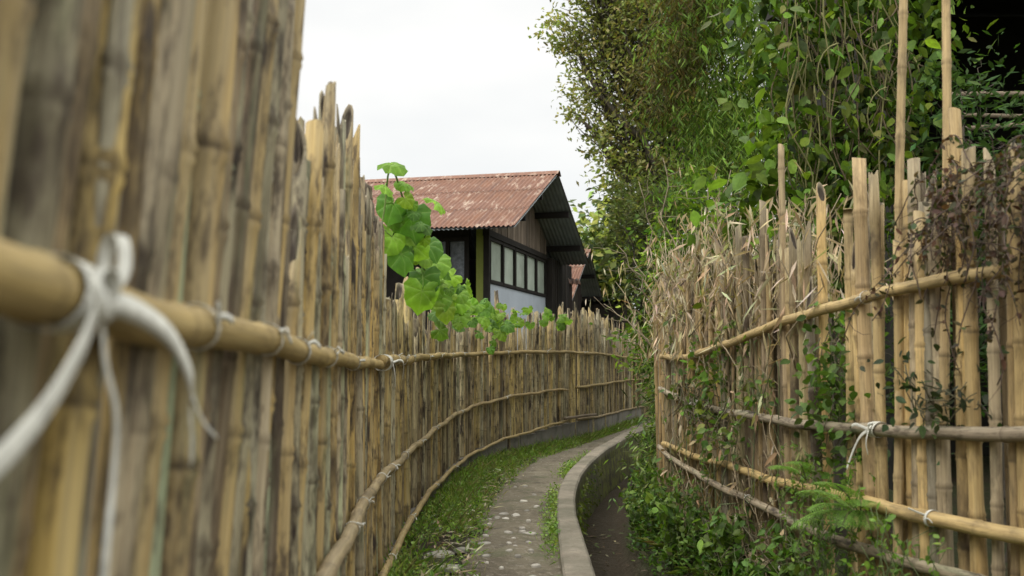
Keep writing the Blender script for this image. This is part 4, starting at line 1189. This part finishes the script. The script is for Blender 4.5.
def trailing(label, n, yr, zr, length, cols, L, W, scol, per, xo=.09):
    root = empty('creeper', (float(rf_x(yr[0]))-xo, yr[0], 0), label, 'creeper')
    lf = MB(); sm = MB()
    for k in range(n):
        y = rs.uniform(*yr); z = zr[0]+(zr[1]-zr[0])*rs.beta(2.2, 1.2); l = length*rs.uniform(.35, 1.2)
        dx = rs.uniform(-.9, .9); p = np.array([float(rf_x(y))-xo+rs.uniform(-.05, .10), y, z]); P = [p.copy()]
        v = np.array([rs.normal(-.2, .4), dx, rs.uniform(-.3, .6)])
        for i in range(7):
            v = v+np.array([rs.normal(0, .25), rs.normal(0, .35), -.42+rs.normal(0, .2)]); v /= np.linalg.norm(v)
            p = p+v*l/7; p[0] = min(p[0], float(rf_x(p[1]))-.03); P.append(p.copy())
        q, _ = smooth_path(P, .015); tube(sm, q, .0022, 4, scol)
        for b in range(rs.randint(2, 5)):
            i = rs.randint(len(q)); limb(sm, q[i], q[i]+rs.normal(0, .05, 3)-[0, 0, .03], .0014, .0008, scol, 4, .1, 4)
        m = per; i = rs.randint(0, len(q), m)
        D = rs.normal(0, .7, (m, 3)); D[:, 2] -= .35
        leaves(lf, q[i]+rs.normal(0, .006, (m, 3)), D, rdir(m, .6), L*rs.uniform(.5, 1.4, m), W*rs.uniform(.6, 1.3, m), tints(m, cols, .22), 'leaf')
    lf.build('foliage', M['leaf'], root); sm.build('stem', M['twig'], root)
trailing('dark burgundy-leaved creeper hanging over the top of the nearest right fence poles', 125, (2.75, 3.62), (1.35, 1.86), .42, [(.08,.045,.032),(.10,.055,.04),(.075,.065,.03),(.05,.045,.025),(.06,.08,.03)], .027, .017, (.075,.05,.035), 16)
trailing('thin green creeper strands trailing down the weathered poles at mid-height of the right fence', 34, (4.7, 7.2), (.5, 1.35), .45, G_CRE+[(.16,.18,.05)], .042, .026, (.13,.13,.06), 11, .07)
trailing('fine green sprays trailing over the two lowest rails in the middle of the right fence', 34, (4.0, 4.8), (.25, .75), .32, G_BRIGHT+G_CRE, .026, .010, (.12,.16,.05), 26, .10)
creeper('small dark green creeper on the poles right of the white knot', [RFp(3.62,1.03,.07),RFp(3.55,.98,.06),RFp(3.6,.90,.05),RFp(3.4,1.02,.05),RFp(3.7,1.1,.05)], 130, .04, .022, [(.05,.08,.03),(.04,.05,.025)], stems=14)
creeper('yellow-green creeper on the weathered poles between the upper and middle rail', [RFp(5.9,1.0,.12),RFp(6.0,.85,.10),RFp(5.7,.72,.10),RFp(6.3,1.0,.10),RFp(5.8,.60,.08),RFp(6.7,.95,.10)], 240, .055, .034, G_CRE+[(.22,.24,.05),(.16,.22,.06)], stems=26)
creeper('leafy creeper climbing out of the withered brush above the upper rail', [RFp(6.9,1.45,.12,-.05),RFp(6.2,1.5,.12,-.05),RFp(6.5,1.75,.12,-.1),RFp(5.5,1.55,.10,-.1),RFp(5.3,1.75,.12,-.1),RFp(6.0,1.95,.12,-.2)], 190, .065, .042, G_VINE, stems=26)
creeper('thin trailing creeper low on the poles under the lower rails', [RFp(5.6,.25,.10),RFp(6.2,.22,.10),RFp(5.0,.30,.10),RFp(4.6,.22,.10),RFp(6.7,.3,.1)], 170, .05, .032, G_CRE, stems=22)

def dry_creeper():
    root = empty('dry_creeper', (float(rf_x(6.2))-.1, 6.2, 0), 'tangle of dry brown vines on the weathered far end of the right fence', 'creeper')
    sm = MB(); lf = MB()
    for k in range(70):
        y = rs.uniform(4.7, 7.3); z = rs.uniform(.2, 1.35); n = 7
        P = [(float(rf_x(y+i*.06*rs.uniform(-1, 1)))-.05-rs.uniform(0, .05), y+i*.05*rs.uniform(-1, 1), z-i*rs.uniform(.02, .12)) for i in range(n)]
        q, _ = smooth_path(P, .04); tube(sm, q, rs.uniform(.0015, .0035), 4, (.22, .17, .10) if rs.rand() < .7 else (.10, .12, .05))
        m = rs.randint(2, 7); i = rs.randint(0, len(q), m); D = rs.normal(0, .5, (m, 3)); D[:, 2] -= .8
        leaves(lf, q[i], D, rdir(m)+np.array([-1, 0, .3]), rs.uniform(.03, .09, m), rs.uniform(.012, .026, m), tints(m, [(.34,.26,.15),(.26,.18,.10),(.42,.35,.22),(.20,.22,.07)], .2), 'leaf', .2)
    sm.build('stem', M['twig'], root); lf.build('foliage', M['straw'], root)
dry_creeper()

# ferns in front of the right fence
def fern(base, fronds, label, size=.42):
    root = empty('fern', base, label, 'fern')
    lf = MB(); sm = MB()
    for (ax, ay, up) in fronds:
        l = size*rs.uniform(.85, 1.15)
        d = np.array([ax, ay, 0.]); d /= np.linalg.norm(d)
        t = np.linspace(0, 1, 26)
        P = np.array(base)+np.outer(t*l*.9, d)+np.outer(l*(up*t-.62*t**2), [0, 0, 1])
        tube(sm, P, .003-.002*t, 5, (.12, .15, .05))
        T = np.gradient(P, axis=0); T /= np.linalg.norm(T, axis=1)[:, None]
        S = np.cross(T, [0, 0, 1.]); S /= np.linalg.norm(S, axis=1)[:, None]
        for sg in (-1, 1):
            ii = np.arange(5, 26); w = .34*l*np.sin((t[ii]-.1)/.9*PI)**.7*(1-.35*t[ii])
            for i, wi in zip(ii, w):
                m = 9; tt = np.linspace(.08, 1, m)
                q = P[i]+np.outer(tt*wi, S[i]*sg+T[i]*.45)+np.outer(-tt**2*wi*.25, [0, 0, 1])
                for s2 in (-1, 1):
                    D = T[i]*s2+S[i]*sg*.6
                    leaves(lf, q, np.tile(D, (m, 1)), rdir(m, 2, .3), wi*.18*(1.15-tt)+.004, wi*.055*(1.15-tt)+.0025, tints(m, [(.17,.30,.06),(.21,.35,.07),(.14,.25,.05)], .1), 'diamond')
    lf.build('frond', M['leaf'], root); sm.build('stalk', M['twig'], root)
fern((1.40,4.05,.50), [(-.8,-.25,.75),(-.55,-.8,.6),(-.8,.5,.9),(-.3,-.9,.9),(-.9,.1,.45),(-.7,-.6,1.1),(-.2,-1,.6)], 'feathery green fern arching over the lower rails in the middle of the right fence', .30)
fern((1.42,3.40,.12), [(-.6,-.2,1.2),(-.2,-.8,1.1),(-.7,.5,1.0),(.3,-.8,1.3),(-.5,-.7,.8),(.1,.6,1.2)], 'feathery fern at the foot of the right fence near the bottom right corner', .34)
fern((1.30,4.45,.60), [(-.8,-.1,.9),(-.6,.6,.8),(-.4,-.7,1.0)], 'small fern sprouting between the poles below the white knot', .22)

# weeds along the bank
def weed(base, h, spread, n, cols, L, label, group, lean=(0, 0)):
    root = empty('weed', base, label, 'weed', group)
    lf = MB(); sm = MB()
    for k in range(n):
        a = rs.uniform(0, 2*PI); e = np.array([math.cos(a)*spread*rs.uniform(.3, 1)+lean[0], math.sin(a)*spread*rs.uniform(.3, 1)+lean[1], h*rs.uniform(.55, 1.1)])
        P = limb(sm, np.array(base)+rs.normal(0, .02, 3)*[1, 1, 0], np.array(base)+e, .0035, .0015, (.10, .13, .05), 4, .05, 7, -.15)
        m = rs.randint(9, 16); i = rs.randint(1, 7, m)
        D = rs.normal(0, .6, (m, 3)); D[:, 2] -= .25
        leaves(lf, P[i]+rs.normal(0, .012, (m, 3)), D, rdir(m, 1.3, .6), L*rs.uniform(.6, 1.25, m), L*.58*rs.uniform(.8, 1.1, m), tints(m, cols, .16), 'leaf')
    lf.build('foliage', M['leaf'], root); sm.build('stem', M['twig'], root)
G_WEED = [(r*1.55, g*1.55, b*1.08) for r, g, b in [(.075,.145,.035),(.06,.12,.030),(.10,.18,.045),(.05,.095,.026)]]
for k in range(26):
    y = 3.9+4.6*(k/25)+rs.uniform(-.1, .1)
    f = rs.uniform(.76, .98); x = float(kerb_x(y)+(rf_x(y)-kerb_x(y))*f)
    z = float(ground_z(np.array([x]), np.array([y]))[0])-.01
    sz = rs.uniform(.6, 1.35)
    weed((x, y, z), rs.uniform(.22, .46), .16, rs.randint(6, 12), [tuple(np.array(q)*rs.uniform(.6, 1.05)*np.array([rs.uniform(.9, 1.3), 1, 1])) for q in G_WEED], .058*sz, 'leafy green weed on the ditch bank below the right fence', 'leafy weeds along the ditch bank')

weed((1.40, 3.62, -.08), .62, .20, 26, [(.16,.27,.05),(.20,.32,.06),(.12,.20,.04)], .034, 'bushy bright green weed at the foot of the right fence beneath the thick lower rail', None)
weed((1.34, 4.30, -.08), .55, .16, 20, [(.14,.24,.05),(.11,.19,.04)], .030, 'slender small-leaved weed standing before the gap filled with creeper', None)
def bank_bush():
    root = empty('bush', (1.25, 8.3, -.1), 'bright green bush with narrow drooping leaves overhanging the bend of the ditch', 'bush')
    lb = [(1.20,8.3,.50,.16),(1.24,8.2,.85,.15),(1.26,8.3,1.10,.14),(1.16,8.3,.20,.15),(1.32,8.4,1.35,.14),(1.12,8.1,.36,.11),(1.10,8.1,.0,.13)]
    cm = MB(); crown(cm, lb, 2000, .085, .019, [(.15,.23,.055),(.19,.27,.065),(.11,.18,.045),(.24,.28,.10)], 'diamond', .075, 18, -.6, .7); cm.build('foliage', M['leaf'], root)
    sm = MB()
    for l in lb:
        limb(sm, (1.28, 8.4, -.1), l[:3], .007, .003, (.14, .15, .06), 5, .06, 8, -.1)
        for k in range(5): limb(sm, l[:3], np.array(l[:3])+rs.normal(0, l[3]*.7, 3), .003, .001, (.14, .15, .06), 4)
    sm.build('stem', M['twig'], root)
bank_bush()
def bank_bush2():
    root = empty('bush', (1.9, 12.5, -.1), 'green bush overhanging the ditch past the end of the right fence', 'bush')
    lb = [(2.05,12,.5,.35),(2.1,12.3,1.0,.35),(1.95,11.4,.2,.3),(2.3,12.8,1.4,.4),(2.4,13.6,.6,.4),(1.9,10.8,.8,.3),(1.85,10.6,.2,.3)]
    cm = MB(); crown(cm, lb, 3600, .11, .03, [(.10,.16,.04),(.13,.18,.05),(.08,.12,.035)], 'diamond', .13, 18, -.5, .7); cm.build('foliage', M['leaf'], root)
    sm = MB()
    for l in lb: limb(sm, (2.1, 12.5, -.1), l[:3], .012, .004, (.12, .12, .06), 5, .06, 8, -.1)
    sm.build('stem', M['twig'], root)
bank_bush2()

# ------------------------------------------------------------------ ground cover (uncountable)
def grass():
    mb = MB()
    def blades(X, Y, Z, l, cols, w=.005, lean=.5):
        m = len(X); D = rs.normal(0, lean, (m, 3)); D[:, 2] = 1
        N_ = rdir(m); N_[:, 2] *= .3
        leaves(mb, np.stack([X, Y, Z], 1), D, N_, l*rs.uniform(.5, 1.3, m), w*rs.uniform(.7, 1.4, m), tints(m, cols, .2), 'diamond', .25)
    def tufts(X, Y, Z, L, cols):
        m = len(X); D = rs.normal(0, .8, (m, 3)); D[:, 2] = np.abs(D[:, 2])*.5+.15
        leaves(mb, np.stack([X, Y, Z], 1), D, rdir(m, 1.5, .5), L*rs.uniform(.5, 1.4, m), L*.7*rs.uniform(.5, 1.2, m), tints(m, cols, .2), 'diamond', .1)
    GC = [(.15,.24,.042),(.19,.29,.052),(.12,.20,.038),(.25,.32,.075)]
    GDRY = [(.20,.20,.08),(.26,.23,.12),(.15,.18,.06)]
    # verge between fence and path, denser against the fence
    m = 30000; Y = 2.5+14.5*rs.uniform(0, 1, m)**1.0
    a = lf_x(Y)+.06; b = path_l(Y)+.10; t = rs.beta(1.1, 1.5, m); X = a+(b-a)*t
    pn = np.sin(Y*2.7+X*4)*np.sin(Y*1.3-X*6+1)
    keep = rs.uniform(0, 1, m) < np.where(Y < 7, np.clip(.50+.5*pn-.25*t, .10, 1), np.clip(1.15-.7*t+.3*pn, .2, 1)); X, Y, t = X[keep], Y[keep], t[keep]
    Z = np.full(len(X), .0)+.02*(1-t)
    h = len(X)//2
    blades(X[:h], Y[:h], Z[:h], (.07+.06*(1-t[:h]))*rs.uniform(.6, 1.7, h), GC+GDRY[:2])
    tufts(X[h:], Y[h:], Z[h:]+rs.uniform(0, .06, len(X)-h)*(1.2-t[h:]), .034, GC)
    # strip between path and kerb
    m = 3200; Y = rs.uniform(4.2, 11.5, m); pn = np.sin(Y*3.3)+np.sin(Y*1.9+1); keep = pn > rs.uniform(-1.6, 1.3, m); Y = Y[keep]
    X = kerb_x(Y)-np.abs(rs.normal(0, .05, len(Y)))-.005; h = len(X)//2
    blades(X[:h], Y[:h], np.full(h, .008), .06, GC); tufts(X[h:], Y[h:], .01+rs.uniform(0, .05, len(X)-h), .032, GC)
    tag(mb.build('grass', M['leaf']), kind='stuff')
    # low growth on the ditch bank and behind the right fence
    mb2 = MB(); mb = mb2
    m = 11000; Y = rs.uniform(2.0, 9.5, m); k = kerb_x(Y); fx = np.where(Y < 8.2, rf_x(Y), k+.9); t = .66+np.abs(rs.beta(1.8, 1.6, m))*.50
    X = k+(fx-k)*t; Z = ground_z(X, Y)
    D = rs.normal(0, .7, (m, 3)); D[:, 2] = np.abs(D[:, 2])*.6+.1; D[:, 0] -= .25
    leaves(mb, np.stack([X, Y, Z+rs.uniform(0, .13, m)], 1), D, rdir(m, 1.4, .6), .036*rs.uniform(.4, 1.9, m), .022*rs.uniform(.5, 1.6, m), tints(m, G_WEED+[(.10,.09,.04)], .3)*.6, 'diamond')
    m = 5000; Y = rs.uniform(9, 20, m); X = kerb_x(Y)+rs.uniform(.55, 2.2, m)
    leaves(mb, np.stack([X, Y, ground_z(X, Y)+rs.uniform(0, .25, m)], 1), rdir(m, .4), rdir(m, 1.2), .07*rs.uniform(.5, 1.4, m), .035, tints(m, G_WEED, .2), 'diamond')
    m = 1500; Y = rs.uniform(2.5, 9.5, m); k = kerb_x(Y); fx = np.where(Y < 8.2, rf_x(Y), k+.9); X = k+(fx-k)*rs.uniform(.80, 1.0, m)
    D = rs.normal(0, .55, (m, 3)); D[:, 2] = 1; D[:, 0] -= .1
    leaves(mb, np.stack([X, Y, ground_z(X, Y)], 1), D, rdir(m)*[1, 1, .3], rs.uniform(.08, .22, m), rs.uniform(.003, .006, m), tints(m, [(.16,.24,.05),(.22,.27,.08),(.32,.27,.14),(.12,.19,.04)], .2), 'diamond', .5)
    # plants hanging on the mossy side of the kerb
    m = 500; Y = rs.uniform(6.8, 11, m); X = kerb_x(Y)+kerb_w(Y)+.015+rs.uniform(0, .03, m); 
    leaves(mb, np.stack([X, Y, rs.uniform(-.42, .02, m)], 1), rs.normal(0, .4, (m, 3))+[.4, 0, -.6], rdir(m, .6), .035*rs.uniform(.5, 1.4, m), .018, tints(m, [(.09,.12,.03),(.12,.14,.03)], .2), 'diamond')
    tag(mb2.build('ground_cover', M['leaf']), kind='stuff')
    # leaf litter
    mb3 = MB(); m = 420; Y = rs.uniform(4, 10, m); X = path_l(Y)+rs.normal(-.12, .13, m); keep = (X > lf_x(Y)+.06) & (X < kerb_x(Y)); X, Y = X[keep], Y[keep]; m = len(X)
    mm = 260; yy = rs.uniform(4.0, 9.5, mm); xx = kerb_x(yy)+kerb_w(yy)+.03+rs.uniform(0, 1, mm)**1.6*.5
    leaves(mb3, np.stack([xx, yy, ground_z(xx, yy)+.012], 1), rdir(mm)*[1, 1, .15], rdir(mm, 2.5, .5), rs.uniform(.02, .08, mm), rs.uniform(.008, .025, mm), tints(mm, [(.16,.12,.07),(.10,.07,.04),(.26,.21,.12),(.10,.13,.04)], .2), 'diamond')
    leaves(mb3, np.stack([X, Y, .03+rs.uniform(0, .03, m)], 1), rdir(m)*[1, 1, .2], rdir(m, 2.5, .5), rs.uniform(.03, .11, m), rs.uniform(.008, .018, m), tints(m, [(.40,.33,.21),(.30,.23,.13),(.46,.40,.28)], .2), 'diamond')
    tag(mb3.build('leaf_litter', M['straw']), kind='stuff')
grass()

# ------------------------------------------------------------------ stones
def stones():
    def stone(x, y, z, sx, sy, sz, col, label, group):
        mb = MB(); n = 10
        th = np.linspace(0, 2*PI, n, endpoint=False); j = 1+rs.uniform(-.22, .22, n); rot = rs.uniform(0, PI)
        V = []
        for r, h in ((1.0, -.6), (1.0, .25), (.86, .72), (.5, .95)):
            for a, k in zip(th, j):
                px, py = math.cos(a)*k*r*sx, math.sin(a)*k*r*sy
                V.append((x+px*math.cos(rot)-py*math.sin(rot), y+px*math.sin(rot)+py*math.cos(rot), z+h*sz*(1+rs.uniform(-.12, .12))))
        V.append((x, y, z+sz))
        F = [(r*n+i, r*n+(i+1) % n, (r+1)*n+(i+1) % n, (r+1)*n+i) for r in range(3) for i in range(n)]+[(3*n+i, 3*n+(i+1) % n, 4*n) for i in range(n)]
        mb.add(V, F, col); tag(mb.build('stone', M['stone']), label, 'stone', group)
    for k in range(56):
        y = 4.2+5*rs.beta(1, 1.8) if k < 53 else rs.uniform(3.6, 4.4); t = rs.beta(2, 2)
        x = float(path_l(y)+(kerb_x(y)-path_l(y))*(.08+.84*t)); s = .009+.036*rs.beta(1, 3); g = rs.uniform(.5, 1.25)
        stone(x, y, .016, s*1.3, s, .011, (.40*g, .365*g, .305*g), 'pale flat stone set in the worn path', 'pale stones set in the path')
    for k in range(9):
        y = rs.uniform(4.6, 6.8); x = float(lf_x(y)+(path_l(y)-lf_x(y))*rs.uniform(.25, .95)); s = rs.uniform(.025, .065); g = rs.uniform(.6, 1.1)
        stone(x, y, .012, s*1.3, s, .016, (.30*g, .28*g, .22*g), 'grey rubble stone lying in the grass beside the left fence', 'rubble stones in the grass')
stones()
def gravel():
    mb = MB(); m = 2600
    y = rs.uniform(3.2, 15, m); t = rs.uniform(0, 1, m); t = np.where(rs.rand(m) < .5, t, t**2*.6)
    x = path_l(y)-.03+(kerb_x(y)-path_l(y))*t
    o8 = np.array([(1,0,0),(-.9,.1,0),(0,1,0),(.1,-1,0),(0,0,.8),(0,0,-.8)], float)
    F = [(0,2,4),(2,1,4),(1,3,4),(3,0,4)]
    for i in range(m):
        sz = .003+.012*rs.beta(1, 3.5); a = rs.uniform(0, 6.28)
        v = o8*rs.uniform(.6, 1.3, (6, 1))*sz*np.array([1.3, 1, .7])
        R = np.array([[math.cos(a), -math.sin(a), 0], [math.sin(a), math.cos(a), 0], [0, 0, 1]])
        g = rs.uniform(.5, 1.5)
        mb.add(v@R.T+np.array([x[i], y[i], .013]), F, (.22*g, .19*g, .145*g))
    tag(mb.build('gravel', M['stone'], smooth=False), kind='stuff')
gravel()

# ------------------------------------------------------------------ sky, sun, camera
EL, AZ = math.radians(52), math.radians(232)       # sun behind the clouds, above and left of the camera
w = bpy.data.worlds.new('World'); SC.world = w; w.use_nodes = True
nt = w.node_tree; nt.nodes.clear()
out = nt.nodes.new('ShaderNodeOutputWorld'); bg = nt.nodes.new('ShaderNodeBackground')
sky = nt.nodes.new('ShaderNodeTexSky'); sky.sky_type = 'NISHITA'; sky.sun_disc = False
sky.sun_elevation = EL; sky.sun_rotation = AZ
tc = nt.nodes.new('ShaderNodeTexCoord')
cl = noise(nt, tc.outputs['Generated'], 1.0, 4, .5, (2.2, 2.2, 5.0))
cloud = ramp(nt, cl, [(.34, (8.5, 8.8, 8.85)), (.60, (10.5, 10.45, 10.2))])
sp = N(nt, 'ShaderNodeSeparateXYZ'); nt.links.new(tc.outputs['Generated'], sp.inputs[0])
zen = ramp(nt, sp.outputs[2], [(.36, .335), (.72, 1.02)])       # overcast: the zenith is about three times the horizon
c = mix(nt, .93, sky.outputs[0], cloud)
vm = N(nt, 'ShaderNodeVectorMath', operation='SCALE'); nt.links.new(c, vm.inputs[0])
nt.links.new(math_(nt, 'MULTIPLY', zen, 3.0), vm.inputs['Scale'])
nt.links.new(vm.outputs[0], bg.inputs[0]); bg.inputs[1].default_value = .102
nt.links.new(bg.outputs[0], out.inputs[0])

sd = bpy.data.lights.new('sun', 'SUN'); sd.energy = 1.5; sd.angle = math.radians(18); sd.color = (1, .96, .9)
so = bpy.data.objects.new('sun', sd); COL.objects.link(so)
dv = Vector((math.sin(AZ)*math.cos(EL), math.cos(AZ)*math.cos(EL), math.sin(EL)))
so.rotation_euler = (-dv).to_track_quat('-Z', 'Y').to_euler(); so.location = (0, 0, 20)

cd = bpy.data.cameras.new('camera'); co = bpy.data.objects.new('camera', cd); COL.objects.link(co)
cd.lens = 35.0; cd.sensor_width = 36.0; cd.clip_start = .05; cd.clip_end = 1500
co.location = (0, 0, 1.15); co.rotation_euler = (math.radians(90+3.85), 0, 0)
cd.dof.use_dof = True; cd.dof.focus_distance = 8.5; cd.dof.aperture_fstop = 3.7; cd.dof.aperture_blades = 0
SC.camera = co
SC.view_settings.view_transform = 'Standard'; SC.view_settings.look = 'None'; SC.view_settings.exposure = 0
SC.cycles.max_bounces = 6; SC.cycles.diffuse_bounces = 3; SC.cycles.transmission_bounces = 4; SC.cycles.glossy_bounces = 2
